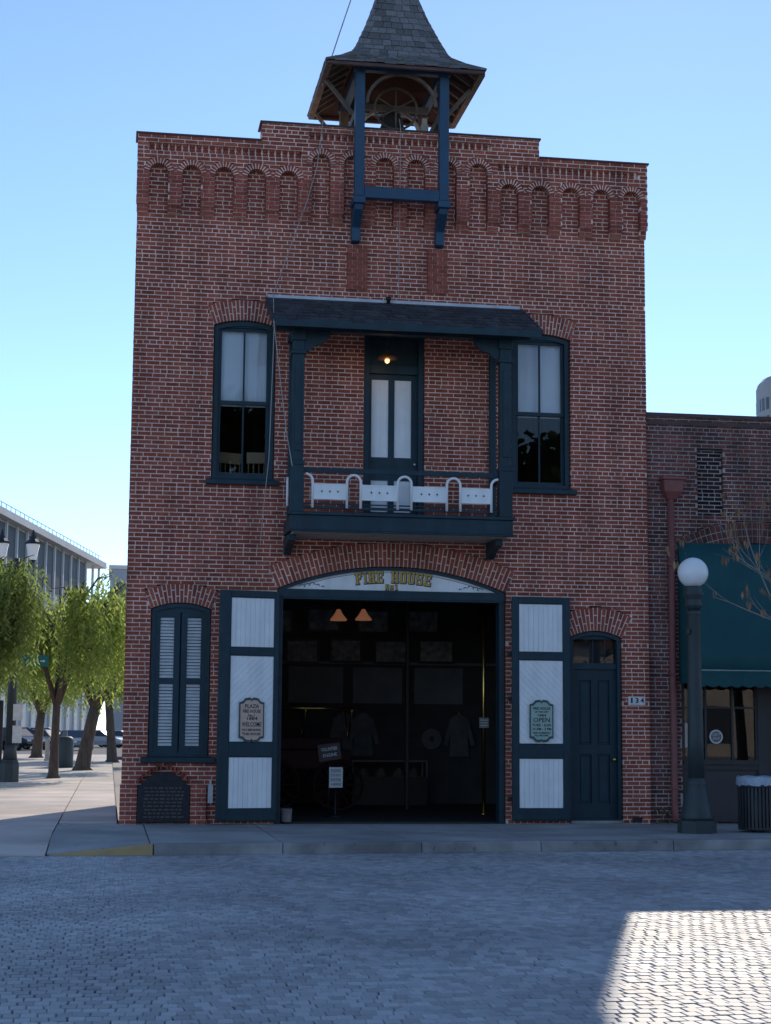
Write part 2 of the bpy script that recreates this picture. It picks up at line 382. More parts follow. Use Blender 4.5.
def bricks(xr, z0, z1, yf, holes, place, mortar, back=.004, bdepth=.09, mdepth=.25, blen=.213, joint=.015, header=7, ph=0, T=None, skip=None):
    """fills courses with bricks; place(box) takes each brick, mortar is the MB for the backing strips"""
    i = 0; z = z0
    while z < z1-.02:
        zt = min(z+CRS, z1); zm = (z+zt)/2
        rng = xr(zm) if callable(xr) else xr
        if rng:
            hs = []
            for h in holes(zm):
                if h: hs.append(h)
            ivs = subtract(rng, sorted(hs))
            L = blen if (i+ph) % header else blen*.5
            sh = 0 if (i+ph) % 2 else L*.5
            sh += R_.uniform(-.012, .012)
            for a, b in ivs:
                if b-a < .02: continue
                if mortar is not None:
                    ia = a+(.006 if abs(a-rng[0]) > 1e-6 else .004); ib = b-(.006 if abs(b-rng[1]) > 1e-6 else .004)
                    mortar.box(ia, ib, yf+back, yf+mdepth, z, zt)
                k = math.floor((a-rng[0]+sh)/L)
                x = rng[0]-sh+k*L
                while x < b-.005:
                    bx0, bx1 = max(a, x+joint/2), min(b, x+L-joint/2)
                    if x <= a: bx0 = a
                    if x+L >= b: bx1 = b
                    if bx1-bx0 > .028:
                        j = R_.uniform(-.004, .001); q = R_.uniform(-.0015, .0015)
                        place(bx0, bx1, yf+j, yf+bdepth, z+joint/2+q, zt-joint/2+q)
                    x += L
        i += 1; z += CRS

# ================================================================== ground
FW = 4.25                                        # half width of the firehouse
g = MB(); g.add([(-1500,-1200,-.30),(1500,-1200,-.30),(1500,3000,-.30),(-1500,3000,-.30)], [(0,1,2,3)])
struct(g.build('ground', 'ground'))
# street bed and setts
KY = lambda x: -4.72+(x+3.9)*.078                # kerb face line
street = MB(); street.box(-40, 40, -120, -3.0, -.29, -.165)
STREET = struct(street.build('street', 'paver_bed'))
fs_ = MB(); fs_.box(-40, 40, -120, -21.42, -.16, -.135); fs_.build('far_setts', 'far_setts', STREET, 'stuff')
sett_meshes = []
for k in range(6):
    bm_ = MB(); hx, hy = .0472, .069
    jx = [R_.uniform(-.004, .004) for _ in range(8)]
    lo = [(-hx+jx[0], -hy+jx[1]), (hx+jx[2], -hy+jx[3]), (hx+jx[4], hy+jx[5]), (-hx+jx[6], hy+jx[7])]
    vs = [(x, y, -.03) for x, y in lo]+[(x, y, -.008) for x, y in lo]+[(x*.84, y*.88, .0) for x, y in lo]
    fs = [(8,9,10,11)]
    for a in (0, 4):
        for i in range(4): fs.append((a+i, a+(i+1) % 4, a+4+(i+1) % 4, a+4+i))
    bm_.add(vs, fs); sett_meshes.append(bm_)
sett_data = [b.mesh('paving_sett', 'paver') for b in sett_meshes]
spots = []
PW, PD = .096, .140
row = 0; y = -3.2
while y > -21.5:
    x = -9.5+(row % 2)*PW*.5+R_.uniform(-.012, .012)
    hw = 8.6
    while x < 9.0:
        arc = .035*abs(math.sin(math.pi*(x+.21*row*0)/1.35))
        yy = y+arc+.05*math.sin(x*.55+y*.3)-.06; xx = x
        rz = math.atan(.035*math.pi/1.35*math.cos(math.pi*x/1.35)*(1 if math.sin(math.pi*x/1.35) > 0 else -1))
        if yy < KY(xx)-.16: spots.append((xx+R_.uniform(-.005, .005), yy+R_.uniform(-.006, .006), rz+R_.uniform(-.05, .05)))
        x += PW
    y -= PD; row += 1
Rw = [-17.9, -16.75]
near = [s for s in spots if -17.6 < s[1] < -16.9 and -4.9 < s[0] < -.75]
near.sort(key=lambda s: s[1]); near = near[:300]; nset = set(near)
for sx, sy, rz in near:
    link_mesh('paving_sett', sett_data[R_.randrange(6)], STREET, (sx, sy, -.131+R_.uniform(-.002, .002)), (R_.uniform(-.015, .015), R_.uniform(-.015, .015), rz))
allp = MB()
for s in spots:
    if s in nset: continue
    b = sett_meshes[R_.randrange(6)]; c, sn = math.cos(s[2]), math.sin(s[2]); tx, ty = R_.uniform(-.018, .018), R_.uniform(-.018, .018); dz = R_.uniform(-.002, .002)
    allp.add([(s[0]+vx*c-vy*sn, s[1]+vx*sn+vy*c, -.131+vz+dz+vx*tx+vy*ty) for vx, vy, vz in b.v], b.f)
allp.build('paving_setts', 'paver', STREET, 'stuff')
# sidewalk of separate slabs in front of the buildings, dropping to a ramp at the left
SW = MB(); SW.box(-3.9, 30, -3.95, .35, -.16, -.035); SW.box(-5.2, -3.901, -1.96, .35, -.16, -.035); SW.box(-5.2, -3.901, -4.6, -1.961, -.2, -.165); 
SIDE = struct(SW.build('sidewalk', 'concrete_joint'))
def zramp(x, y):
    if y > -3.2: return 0.0
    t = min(1, max(0, (-3.95-x)/1.25)); return -.118*t*min(1, (-3.2-y)/1.2)
xs = [-5.2, -3.9, -2.2, -.45, 1.25, 3.0, 4.75, 6.5, 8.3, 10.2, 12]
gap = .009
for a, b in zip(xs, xs[1:]):
    for (ya, yb) in ((-1.95, -.02), (None, -1.95)):
        s = MB(); x0, x1 = a+gap, b-gap
        def yl(x, v, low): return (KY(x)+.16 if v is None else v)+(gap if low else -gap)
        nx, ny = 4, 4; vs = []; fs = []
        for lay in (0, 1):
            for j in range(ny+1):
                for i in range(nx+1):
                    xx = x0+(x1-x0)*i/nx; y0_, y1_ = yl(xx, ya, True), yl(xx, yb, False); yy = y0_+(y1_-y0_)*j/ny
                    vs.append((xx, yy, zramp(xx, yy)-(.06 if lay == 0 else 0)+0))
        o_ = (nx+1)*(ny+1)
        for j in range(ny):
            for i in range(nx):
                q = j*(nx+1)+i; fs.append((o_+q, o_+q+1, o_+q+nx+2, o_+q+nx+1))
        for i in range(nx): fs.append((i, i+1, o_+i+1, o_+i)); q = ny*(nx+1)+i; fs.append((q+1, q, o_+q, o_+q+1))
        for j in range(ny): q = j*(nx+1); fs.append((q+nx+1, q, o_+q, o_+q+nx+1)); q += nx; fs.append((q, q+nx+1, o_+q+nx+1, o_+q))
        s.add(vs, fs); s.build('paving_slab', 'concrete', SIDE)
# kerb stones
KERB = MB(); KERB.box(-3.8, 12.0, -4.2, -3.6, -.28, -.165)
KERB = struct(KERB.build('kerb', 'concrete_joint'))
kx = [-3.86, -2.2, -.35, 1.3, 3.2, 5.05, 6.9, 8.8, 10.5]
for a, b in zip(kx, kx[1:]):
    k = MB(); a_, b_ = a+.006, b-.006
    def pr(x): y0_ = KY(x); return [(y0_-.012, -.16), (y0_, -.015), (y0_+.015, .001), (y0_+.15, .004), (y0_+.15, -.16)]
    A, B = pr(a_), pr(b_); vs = [(a_, p, q) for p, q in A]+[(b_, p, q) for p, q in B]
    k.add(vs, [(4,3,2,1,0), (5,6,7,8,9)]+[(i, (i+1) % 5, (i+1) % 5+5, i+5) for i in range(5)])
    k.build('kerb_stone', 'kerb', KERB)
k = MB(); n = 8; vs = []
for i in range(n+1):
    x = -5.15+(1.28)*i/n; t = i/n; zt = -.128+.13*t; y0_ = KY(x)
    vs += [(x, y0_-.012, -.16), (x, y0_, zt-.012), (x, y0_+.015, zt), (x, y0_+.16, zt+.003), (x, y0_+.16, -.16)]
fs = [(4,3,2,1,0), tuple(n*5+j for j in range(5))]
for i in range(n):
    for j in range(5): fs.append((i*5+j, i*5+(j+1) % 5, i*5+5+(j+1) % 5, i*5+5+j))
k.add(vs, fs); k.build('painted_kerb_ramp', 'yellow_kerb', KERB)
g_ = MB(); 
for a, b in ((-9.5, -5.4), (-5.4, 2.0), (2.0, 10.5)):
    g_.add([(a, KY(a)-.17, -.138), (b, KY(b)-.17, -.138), (b, KY(b)-.012, -.132), (a, KY(a)-.012, -.132)], [(0,1,2,3)])
struct(g_.build('gutter', 'kerb'))
# corner plaza on the left, running back beside the firehouse
PL = MB(); PL.box(-45, -5.21, -4.84, 72, -.25, -.16); PL.box(-5.21, -4.27, .36, 72, -.25, -.036)
PLZ = struct(PL.build('plaza', 'concrete_joint'))
pxs = [-14.6, -11.5, -8.4, -5.2]; pys = [-4.85, -1.95, -.02, 3.2, 6.6, 10.2, 14, 18, 22]
slab_p = MB()
for a, b in zip(pxs, pxs[1:]):
    for c, d in zip(pys, pys[1:]):
        z0_ = -.118 if d <= -1.9 else 0
        s = MB(); x0, x1, y0_, y1_ = a+gap, b-gap, c+gap, d-gap
        zz = [0, 0, 0, 0]
        if c < -1.96: zz = [-.116, -.116, 0, 0]
        s.add([(x0,y0_,zz[0]-.05),(x1,y0_,zz[1]-.05),(x1,y1_,-.05),(x0,y1_,-.05),(x0,y0_,zz[0]),(x1,y0_,zz[1]),(x1,y1_,zz[2]),(x0,y1_,zz[3])],
              [(4,5,6,7),(0,1,5,4),(1,2,6,5),(2,3,7,6),(3,0,4,7)])
        s.build('paving_slab', 'plaza_concrete', PLZ)
far = MB(); far.box(-44.9, -14.61, -4.8, 71.9, -.03, -.004); far.box(-14.6, -5.2, 22.01, 71.9, -.03, -.003); far.box(-5.19, -4.3, .4, 71.9, -.03, -.003)
far.build('paved_surface', 'plaza_concrete', PLZ)
rd = MB(); rd.box(-200, 120, 72.1, 190, -.28, -.12); struct(rd.build('road', 'asphalt'))
ln = MB()
for i in range(14): ln.box(-60+i*7, -57+i*7, 92, 92.15, -.117, -.114)
ln.build('lane_marking', 'white_line', bpy.data.objects['road'], 'stuff')

# ================================================================== firehouse
FH = thing('firehouse', 'two storey red brick fire house with stepped parapet and bell tower', 'building', (0, 0, 0))
DEPTH = 7.4
A_main = Arch(-.02, 1.86, 0, 3.69, .385, .38)
A_ul = Arch(-2.47, .50, 5.40, 7.93, .09, .33)
A_ur = Arch(2.44, .50, 5.40, 7.93, .09, .33)
A_ll = Arch(-3.39, .47, 1.02, 3.33, .10, .30)
A_rd = Arch(3.34, .44, 0, 2.99, .11, .38)
class Rect:
    def __init__(s, a, b, c, d): s.a, s.b, s.c, s.d = a, b, c, d
    def hole(s, z): return (s.a, s.b) if s.c <= z < s.d else None
DOORB = Rect(-.52, .48, 4.80, 7.92)
OPEN = [A_main, A_ul, A_ur, A_ll, A_rd, DOORB]
NR, NT = .15, .092
n_low, n_hi = 10.37, 10.69
NX = [-3.92+.5275*i for i in range(16)]
NICHES = [Arch(x, NR, 9.60, n_hi if 5 <= i <= 10 else n_low, NR, NT) for i, x in enumerate(NX)]
PBOT = 9.72
ZLOW, ZHI = 10.995, 11.31
XA, XB = -2.27, 2.39
wallm = MB(); rest = MB(); restp = MB(); singles = []
def put_main(x0, x1, y0, y1, z0, z1):
    if z0 < .62 and x0 > 2.9 and len(singles) < 60: singles.append((x0, x1, y0, y1, z0, z1))
    else: rest.box(x0, x1, y0, y1, z0, z1)
def niche_cover(z):
    """intervals of the base wall hidden by the corbelled band"""
    if z < PBOT: return []
    hs = [n.hole(z) for n in NICHES]; hs = sorted(h for h in hs if h)
    inn = []
    for nn in NICHES:
        if z < nn.zs: inn.append((nn.xc-NR-.03, nn.xc+NR+.03))
        elif z < nn.zs+NR: wv = math.sqrt(max(0, NR**2-(z-nn.zs)**2)); inn.append((nn.xc-wv-.02, nn.xc+wv+.02))
    return subtract((-FW, FW), sorted(inn))
bricks((-FW, FW), 0, 10.95, 0, lambda z: [a.hole(z) for a in OPEN]+niche_cover(z), put_main, None)
# mortar backing of the whole facade (solid masonry 0.3 m thick)
bricks(lambda z: (-FW+.006, FW-.006) if z < ZLOW-.02 else (XA+.006, XB-.006), 0, ZHI-.03, 0, lambda z: [a.hole(z) for a in OPEN], lambda *a: None, wallm, mdepth=.32)
for a in OPEN:
    if isinstance(a, Arch): a.backing(wallm, .003, .318)
# corbelled band with blind arcade
BY = -.14
def band_x(z): return (-FW-.02, FW+.02) if z < ZLOW else (XA, XB)
TOOTH = [(-4.1, -1.62, 10.74, 10.875), (-1.5, 1.55, 11.06, 11.195), (1.68, 4.1, 10.74, 10.875)]
def band_holes(z):
    hs = [n.hole(z) for n in NICHES]
    for a, b, c, d in TOOTH:
        if c < z < d: hs.append((a, b))
    return sorted(h for h in hs if h)
bandm = MB()
def put_band(x0, x1, y0, y1, z0, z1):
    (restp if z1 < 10.40 else rest).box(x0, x1, y0, y1, z0, z1)
bricks(band_x, PBOT+CRS*2, PBOT+CRS*10, BY, band_holes, put_band, bandm, mdepth=.15, bdepth=.144, ph=3, joint=.007)
bricks(band_x, PBOT+CRS*10, ZHI, BY, band_holes, put_band, bandm, mdepth=.15, bdepth=.144, ph=3)
bricks((-FW-.01, FW+.01), PBOT, PBOT+CRS*2, BY*.5, band_holes, lambda *a: restp.box(*a), bandm, mdepth=.08, bdepth=.075, ph=1, joint=.007)
for nn in NICHES:
    nn.backing(bandm, BY+.003, .01, 14)
    for p in nn.voussoirs(.052, .016): rest.prism(p, BY+R_.uniform(-.003, .003), BY+.145)
for a, b, c, d in TOOTH:                         # dog-tooth course
    bandm.box(a, b, -.078, .012, c, d); x = a+.01
    while x < b-.08:
        for zz in (c, c+.0675):
            rest.zprism([(x, -.07), (x+.05, -.136), (x+.10, -.07)], zz+.006, zz+.061)
        x += .108
# brick piers below the tower brackets
for xc in (-.66, .68):
    for i in range(11):
        z = 8.62+i*CRS
        for a, b in (((-.165, -.005), (.005, .165)) if i % 2 else ((-.165, -.09), (-.08, .08), (.09, .165))):
            restp.box(xc+a, xc+b, -.06+R_.uniform(-.002, .002), .02, z+.003, z+CRS-.003)
    wallm.box(xc-.16, xc+.16, -.05, .006, 8.62, 9.36)
# side, back, roof
T = wallm
T.zprism([(-FW+.014, .325), (-FW+.3, .325), (-FW+.3, DEPTH), (-FW+.236, DEPTH)], 0, 10.6); T.box(FW-.3, FW-.012, .325, DEPTH, 0, 10.6); T.box(-FW+.3, FW-.3, DEPTH-.3, DEPTH, 0, 10.6)
T.box(-FW+.3, FW-.3, .325, DEPTH-.3, 10.15, 10.35)
T.box(-FW+.3, FW-.3, .325, DEPTH-.3, 4.32, 4.6)
WALL = wallm.build('wall', 'mortar', FH); bandm.build('wall', 'mortar', FH)
class Side:
    def __init__(s, mb): s.mb = mb
    def __call__(s, x0, x1, y0, y1, z0, z1): k0, k1 = x0*.03, x1*.03; s.mb.add([(-FW+y0+k0,x0,z0),(-FW+y1+k0,x0,z0),(-FW+y1+k1,x1,z0),(-FW+y0+k1,x1,z0),(-FW+y0+k0,x0,z1),(-FW+y1+k0,x0,z1),(-FW+y1+k1,x1,z1),(-FW+y0+k1,x1,z1)], [(0,3,2,1),(4,5,6,7),(0,1,5,4),(1,2,6,5),(2,3,7,6),(3,0,4,7)])
bricks((.0, DEPTH), 0, 10.6, 0, lambda z: [], Side(rest), None, bdepth=.02, ph=2)
# arch bricks and a few dozen wall bricks are picked out as single pieces
for a, dbl, wd in ((A_main, True, .0715), (A_ul, True, .064), (A_ur, True, .064), (A_ll, True, .064), (A_rd, True, .064)):
    for p in a.voussoirs(wd, .017, double=dbl):
        q = MB(); q.prism(p, R_.uniform(-.006, -.001), .10); q.build('brick', BR, FH)
nb = len([o for o in FH.children if o.name.startswith('brick')])
for s in singles[:max(0, 300-nb)]:
    q = MB(); q.box(*s); q.build('brick', BR, FH)
for s in singles[max(0, 300-nb):]: rest.box(*s)
rest.build('bricks', BR, FH, 'stuff'); restp.build('pier_bricks', BRP, FH, 'stuff')
# coping
cp = MB()
cp.box(-FW-.05, XA-.0, -.16, .34, ZLOW+.0, ZLOW+.032); cp.box(XB, FW+.05, -.16, .34, ZLOW+.0, ZLOW+.032)
cp.box(XA-.03, XB+.03, -.16, .34, ZHI, ZHI+.032)
bevel(cp.build('coping', 'coping', FH), .008)

# ---- windows -------------------------------------------------------
def arch_frame(a, wd, y0, y1, inset=.012):
    mb = MB(); o1 = a.outline(16, inset); o2 = a.outline(16, wd); n_ = len(o1)
    for i in range(n_):
        j = (i+1) % n_
        p = [o1[i], o1[j], o2[j], o2[i]]
        if i == 0: p = [o1[0], o1[1], (o2[1][0], o2[1][1]+wd), (o2[0][0], o2[0][1]+wd)]
        elif i == 1: p = [o1[1], o1[2], o2[2], (o2[1][0], o2[1][1]+wd)]
        elif i == n_-1: p = [o1[i], o1[0], (o2[0][0], o2[0][1]+wd), o2[i]]
        mb.prism(p, y0, y1)
    return mb
def sash_window(a, lab):
    fr = arch_frame(a, .085, .045, .2)
    W_ = fr.build('window', 'teal_paint', FH); W_['label'] = lab
    x0, x1 = a.xc-a.h+.085, a.xc+a.h-.085; zb, zt = a.zb+.085, a.zs-.02
    zm = 6.68
    h = MB(); h.box(x0, x1, .07, .15, zt-.005, a.zs+a.rise-.05); h.build('head_panel', 'teal_paint', W_)
    for (z0, z1, yy, nm) in ((zm-.03, zt, .10, 'upper_sash'), (zb, zm+.03, .13, 'lower_sash')):
        s = MB(); s.box(x0, x0+.05, yy, yy+.04, z0, z1); s.box(x1-.05, x1, yy, yy+.04, z0, z1)
        s.box(x0+.05, x1-.05, yy, yy+.04, z1-.055, z1); s.box(x0+.05, x1-.05, yy, yy+.04, z0, z0+.06)
        xm = (x0+x1)/2; s.box(xm-.014, xm+.014, yy+.002, yy+.038, z0+.06, z1-.055)
        s.build(nm, 'teal_paint', W_)
        for pa, pb in ((x0+.05, xm-.014), (xm+.014, x1-.05)):
            p = MB(); p.add([(pa, yy+.022, z0+.06), (pb, yy+.022, z0+.06), (pb, yy+.020, z1-.055), (pa, yy+.020, z1-.055)], [(0,1,2,3)])
            p.build('pane', 'window_glass', W_)
    b = MB(); n_ = 30; vs = []
    for i in range(n_+1):
        x = x0+(x1-x0)*i/n_; dy = .004*math.sin(i*1.3)+.003*math.sin(i*.5)
        vs += [(x, .215+dy, zm-.02), (x, .215+dy, zt+.02)]
    b.add(vs, [(2*i, 2*i+2, 2*i+3, 2*i+1) for i in range(n_)]); b.box(x0, x1, .205, .225, zm-.045, zm-.021)
    b.build('blind', 'blind', W_)
    s = MB(); s.box(a.xc-a.h-.09, a.xc+a.h+.09, -.075, .1, a.zb-.075, a.zb+.005); s.box(a.xc-a.h-.03, a.xc+a.h+.03, -.03, .2, a.zb+.005, a.zb+.03)
    bevel(s.build('sill', 'teal_paint', W_), .01)
    return W_
sash_window(A_ul, 'sash window with half drawn white blind and chairs behind the glass')
sash_window(A_ur, 'sash window with half drawn white blind reflecting trees')
# louvred ground floor window
fr = arch_frame(A_ll, .075, .02, .2); LW = fr.build('window', 'teal_paint', FH); LW['label'] = 'tall window closed with white louvred shutters'
x0, x1, zb, zt = -3.39-.395, -3.39+.395, 1.095, 3.28
h = MB(); h.box(x0, x1, .05, .13, zt, 3.40); h.box(x0, x1, .135, .15, zb, zt); h.build('head_panel', 'teal_paint', LW)
sl = MB(); sl.bar((0, .012, -.018), (0, -.012, .018), .235, .007, (1, 0, 0))
SL = None
for a, b in ((x0, -3.39-.012), (-3.39+.012, x1)):
    s = MB(); wl = .075 if a < -3.5 else .09; wr = .09 if a < -3.5 else .075
    s.box(a, a+wl, .04, .08, zb, zt); s.box(b-wr, b, .04, .08, zb, zt)
    for z0, z1 in ((zb, zb+.10), (2.16, 2.25), (zt-.08, zt)): s.box(a+wl, b-wr, .042, .078, z0, z1)
    s.build('shutter_frame', 'teal_paint', LW)
    me = None
    for z0, z1 in ((zb+.10, 2.16), (2.25, zt-.08)):
        nn = round((z1-z0)/.05)
        for i in range(nn):
            zc = z0+(i+.5)*(z1-z0)/nn
            if me is None:
                q = MB(); hw = (b-wr-a-wl)/2-.002
                q.add([(-hw, -.012, -.022), (hw, -.012, -.022), (hw, .012, .018), (-hw, .012, .018), (-hw, -.006, -.024), (hw, -.006, -.024), (hw, .018, .016), (-hw, .018, .016)],
                      [(0,1,2,3), (7,6,5,4), (0,4,5,1), (3,2,6,7), (0,3,7,4), (1,5,6,2)])
                me = q.mesh('slat', 'louver_paint')
            link_mesh('slat', me, LW, ((a+wl+b-wr)/2, .06, zc), (R_.uniform(-.08, .08), 0, 0))
s = MB(); s.box(-3.39-.58, -3.39+.58, -.09, .1, .935, 1.02); s.box(-3.39-.5, -3.39+.5, -.03, .2, 1.02, 1.045); bevel(s.build('sill', 'teal_paint', LW), .01)

# ---- big doorway ---------------------------------------------------
DF = MB(); DF.box(-1.88+.012, -1.78, .06, .30, 0, 3.53); DF.box(1.74, 1.84-.012, .06, .30, 0, 3.53); DF.box(-1.868, 1.828, .04, .31, 3.53, 3.69)
DF.box(-1.865, 1.825, .02, .05, 3.56, 3.66)
DW = DF.build('doorway', 'teal_paint', FH)
ol = A_main.outline(28, .05); ty = MB(); ty.prism([(x, max(z, 3.692)) for x, z in ol[1:]+ol[:1]] if False else [(ol[0][0], 3.692), (ol[1][0], 3.692)]+[p for p in ol[2:]], .10, .14)
ty.build('arched_sign_board', 'white_paint', DW)
af = MB(); o1, o2 = A_main.outline(28, .008), A_main.outline(28, .055)
for i in range(2, len(o1)-1): af.prism([o1[i+1], o2[i+1], o2[i], o1[i]], .03, .16)
af.build('arch_frame', 'teal_paint', DW)
# gold lettering along the curve
word = 'FIRE HOUSE'; wid = {'I': .075, ' ': .11}; adv = [wid.get(c, .135) for c in word]; x = -.02-sum(adv)/2+.02
Rt = 4.30
GLYPH = {'F': [(.1,.40,.0,1), (0,.95,.85,1), (.3,.74,.44,.58), (0,.52,0,.12), (.78,.95,.64,1)],
 'I': [(.33,.67,0,1), (.08,.92,.88,1), (.08,.92,0,.12)],
 'R': [(.1,.38,0,1), (0,.80,.86,1), (.64,.93,.54,.93), (.3,.82,.43,.56), (.60,.88,.06,.50), (0,.48,0,.12), (.54,1,0,.12)],
 'E': [(.1,.38,0,1), (0,.95,.86,1), (.3,.74,.44,.57), (0,.95,0,.14), (.79,.95,.68,1), (.79,.95,0,.32)],
 'H': [(.07,.35,0,1), (.65,.93,0,1), (.2,.8,.43,.57), (0,.43,.89,1), (0,.43,0,.11), (.57,1,.89,1), (.57,1,0,.11)],
 'O': [(.04,.33,.10,.90), (.67,.96,.10,.90), (.14,.86,.86,1), (.14,.86,0,.14)],
 'U': [(.07,.35,.10,1), (.65,.93,.10,1), (.17,.83,0,.15), (0,.43,.89,1), (.57,1,.89,1)],
 'S': [(.14,.93,.86,1), (.05,.33,.52,.93), (.16,.84,.43,.57), (.67,.95,.07,.48), (.07,.86,0,.14), (.76,.93,.68,1), (.07,.24,0,.32)],
 'N': [(.07,.30,0,1), (.70,.93,0,1), (.25,.48,.5,.9), (.5,.75,.1,.5)], 'o': [(.1,.35,.35,.75), (.65,.9,.35,.75), (.2,.8,.7,.85), (.2,.8,.25,.4), (.1,.9,.05,.14)], '1': [(.36,.66,0,1), (.15,.5,.82,.95), (.12,.88,0,.12)]}
def glyph(c, xc, zc, wd, ht, ang, yy, matn, grow=0.0, dx=0, dz=0):
    xd = Vector((math.cos(ang), 0, -math.sin(ang))); zd = Vector((math.sin(ang), 0, math.cos(ang))); q = MB(); o0 = Vector((xc+dx, 0, zc+dz))
    for k_, (a0, a1, b0, b1) in enumerate(GLYPH[c]):
        cc = o0+xd*((a0+a1)/2-.5)*wd+zd*((b0+b1)/2-.5)*ht+Vector((0, yy-k_*.0004, 0))
        q.obox(cc, xd, Vector((0, 1, 0)), zd, (a1-a0)/2*wd+grow, .0015, (b1-b0)/2*ht+grow)
    q.build('letter', matn, DW)
for c, a in zip(word, adv):
    xc = x+a/2; ang = (xc+.02)/Rt
    if c != ' ':
        zc = 3.905+Rt*(math.cos(ang)-1)+.01
        glyph(c, xc, zc, a*.84, .185, ang, .088, 'gold'); glyph(c, xc, zc, a*.84, .185, ang, .0965, 'ink', .009, .006, -.006)
    x += a
for i_, c in enumerate('No1'): glyph(c, -.10+i_*.075, 3.752, .06, .095, 0, .088, 'gold'); glyph(c, -.10+i_*.075, 3.752, .06, .095, 0, .0965, 'ink', .006, .004, -.004)
for sgn in (-1, 1):                              # painted scroll work and pin-line
    q = MB(); cx = -.02+sgn*1.28
    for k in range(5):
        pts = []
        for i in range(12):
            t = i/11*2.6*math.pi/2; r_ = .062*(1-i/16)*(1-.12*k)
            pts.append((cx-sgn*(.08*k-.16)+r_*math.cos(t)*sgn, .098, 3.735+.022*(2-abs(k-2))+r_*.55*math.sin(t)))
        q.tube(pts, .008, 4)
    q.build('scroll_ornament', 'sign_edge', DW)
q = MB()
o3 = A_main.outline(28, .088)
pts = [(x, .101, z) for x, z in o3[2:] if z > 3.73]; q.tube(pts, .005, 4); q.build('pin_line', 'sign_edge', DW)

# ---- door leaves ---------------------------------------------------
def clip_poly(poly, a, b, c):
    out_ = []
    for i in range(len(poly)):
        p, q = poly[i], poly[(i+1) % len(poly)]; dp = a*p[0]+b*p[1]-c; dq = a*q[0]+b*q[1]-c
        if dp <= 0: out_.append(p)
        if (dp < 0 < dq) or (dq < 0 < dp): t = dp/(dp-dq); out_.append((p[0]+(q[0]-p[0])*t, p[1]+(q[1]-p[1])*t))
    return out_
def door_leaf(lab, hinge, ang, diag, left_st, right_st):
    """leaf in local coordinates, width along +x, front towards -y"""
    D_ = bpy.data.objects.new('door_leaf', None); COL.objects.link(D_); D_.parent = FH; D_.location = hinge; D_.rotation_euler = (0, 0, ang)
    D_['label'] = lab
    off = Vector((0,0,0)); wd, ht = .96, 3.58; z00 = .045
    a, b = left_st, wd-right_st
    rows = ((.24, 1.04, 'v'), (1.26, 2.61, 'd'), (2.73, 3.52, 'v'))
    f = MB(); f.box(0, a, 0, .06, z00, z00+ht); f.box(b, wd, 0, .06, z00, z00+ht)
    zs = [z00, rows[0][0], rows[0][1], rows[1][0], rows[1][1], rows[2][0], rows[2][1], z00+ht]
    for i in range(0, 8, 2): f.box(a, b, .002, .058, zs[i], zs[i+1])
    f.box(a*.2, wd-.02, -.012, 0, z00+.02, z00+.12)
    bevel(f.build('frame', 'teal_paint', D_, off=off), .006, 1)
    for z0, z1, kind in rows:
        m_ = MB(); 
        t = .012                                                   # bead round the panel
        for (p0, p1, q0, q1) in ((a, b, z0, z0+t), (a, b, z1-t, z1), (a, a+t, z0+t, z1-t), (b-t, b, z0+t, z1-t)): m_.box(p0, p1, .008, .03, q0, q1)
        m_.build('bead', 'teal_paint', D_, off=off)
        rect = [(a+t, z0+t), (b-t, z0+t), (b-t, z1-t), (a+t, z1-t)]
        if kind == 'v':
            nb_ = 9; wv = (b-a-2*t)/nb_
            for i in range(nb_):
                q = MB(); q.box(a+t+i*wv+.0025, a+t+(i+1)*wv-.0025, .02, .028, z0+t, z1-t); q.build('board', 'white_paint', D_, off=off)
        else:
            nx_, nz_ = (math.sin(rad(45))*diag, math.cos(rad(45)))
            vals = [nx_*p[0]+nz_*p[1] for p in rect]; lo, hi = min(vals), max(vals); st = .075; kk = lo
            while kk < hi:
                p = clip_poly(clip_poly(rect, nx_, nz_, kk+st-.0025), -nx_, -nz_, -(kk+.0025))
                if len(p) >= 3:
                    q = MB(); q.prism(p, .02, .028); q.build('board', 'white_paint', D_, off=off)
                kk += st
        q = MB(); q.box(a+t, b-t, .0285, .055, z0+t, z1-t); q.build('backing_board', 'white_paint', D_, off=off)
    return D_
aL = math.atan2(.16, .94)
door_leaf('left door leaf swung open against the wall', (-2.80, -.30, 0), aL, -1, .175, .07)
door_leaf('right door leaf folded flat against the wall', (1.915, -.125, 0), 0, 1, .105, .11)
hg = MB()
for z in (.35, 1.95, 2.66): hg.box(1.86, 1.97, -.06, -.02, z, z+.07); hg.box(-1.90, -1.80, -.08, -.03, z, z+.07)
hg.build('hinge', 'black_iron', FH, 'stuff')

# ---- right hand entrance door -------------------------------------
fr = arch_frame(A_rd, .07, .03, .24); ED = fr.build('door', 'teal_paint', FH); ED['label'] = 'dark panelled entrance door below a glazed transom'
x0, x1 = 3.34-.37, 3.34+.37
q = MB(); q.box(x0, x1, .08, .2, 2.48, 2.58); q.box(x0, x1, .09, .18, 2.965, 3.09); q.box(x0, x1, .14, .155, 0, .07); q.build('transom_bar', 'teal_paint', ED)
q = MB(); q.add([(x0, .14, 2.58), (x1, .14, 2.58), (x1, .138, 2.965), (x0, .138, 2.965)], [(0,1,2,3)]); q.build('pane', 'window_glass', ED)
q = MB(); q.box(3.32, 3.335, .13, .15, 2.58, 2.965); q.box(3.52, 3.535, .13, .15, 2.58, 2.965); q.build('glazing_bar', 'teal_paint', ED)
q = MB(); zs = [.07, .32, 1.10, 1.26, 2.30, 2.48]
q.box(x0, x0+.11, .12, .17, .07, 2.48); q.box(x1-.11, x1, .12, .17, .07, 2.48); q.box(3.29, 3.39, .121, .169, .07, 2.48)
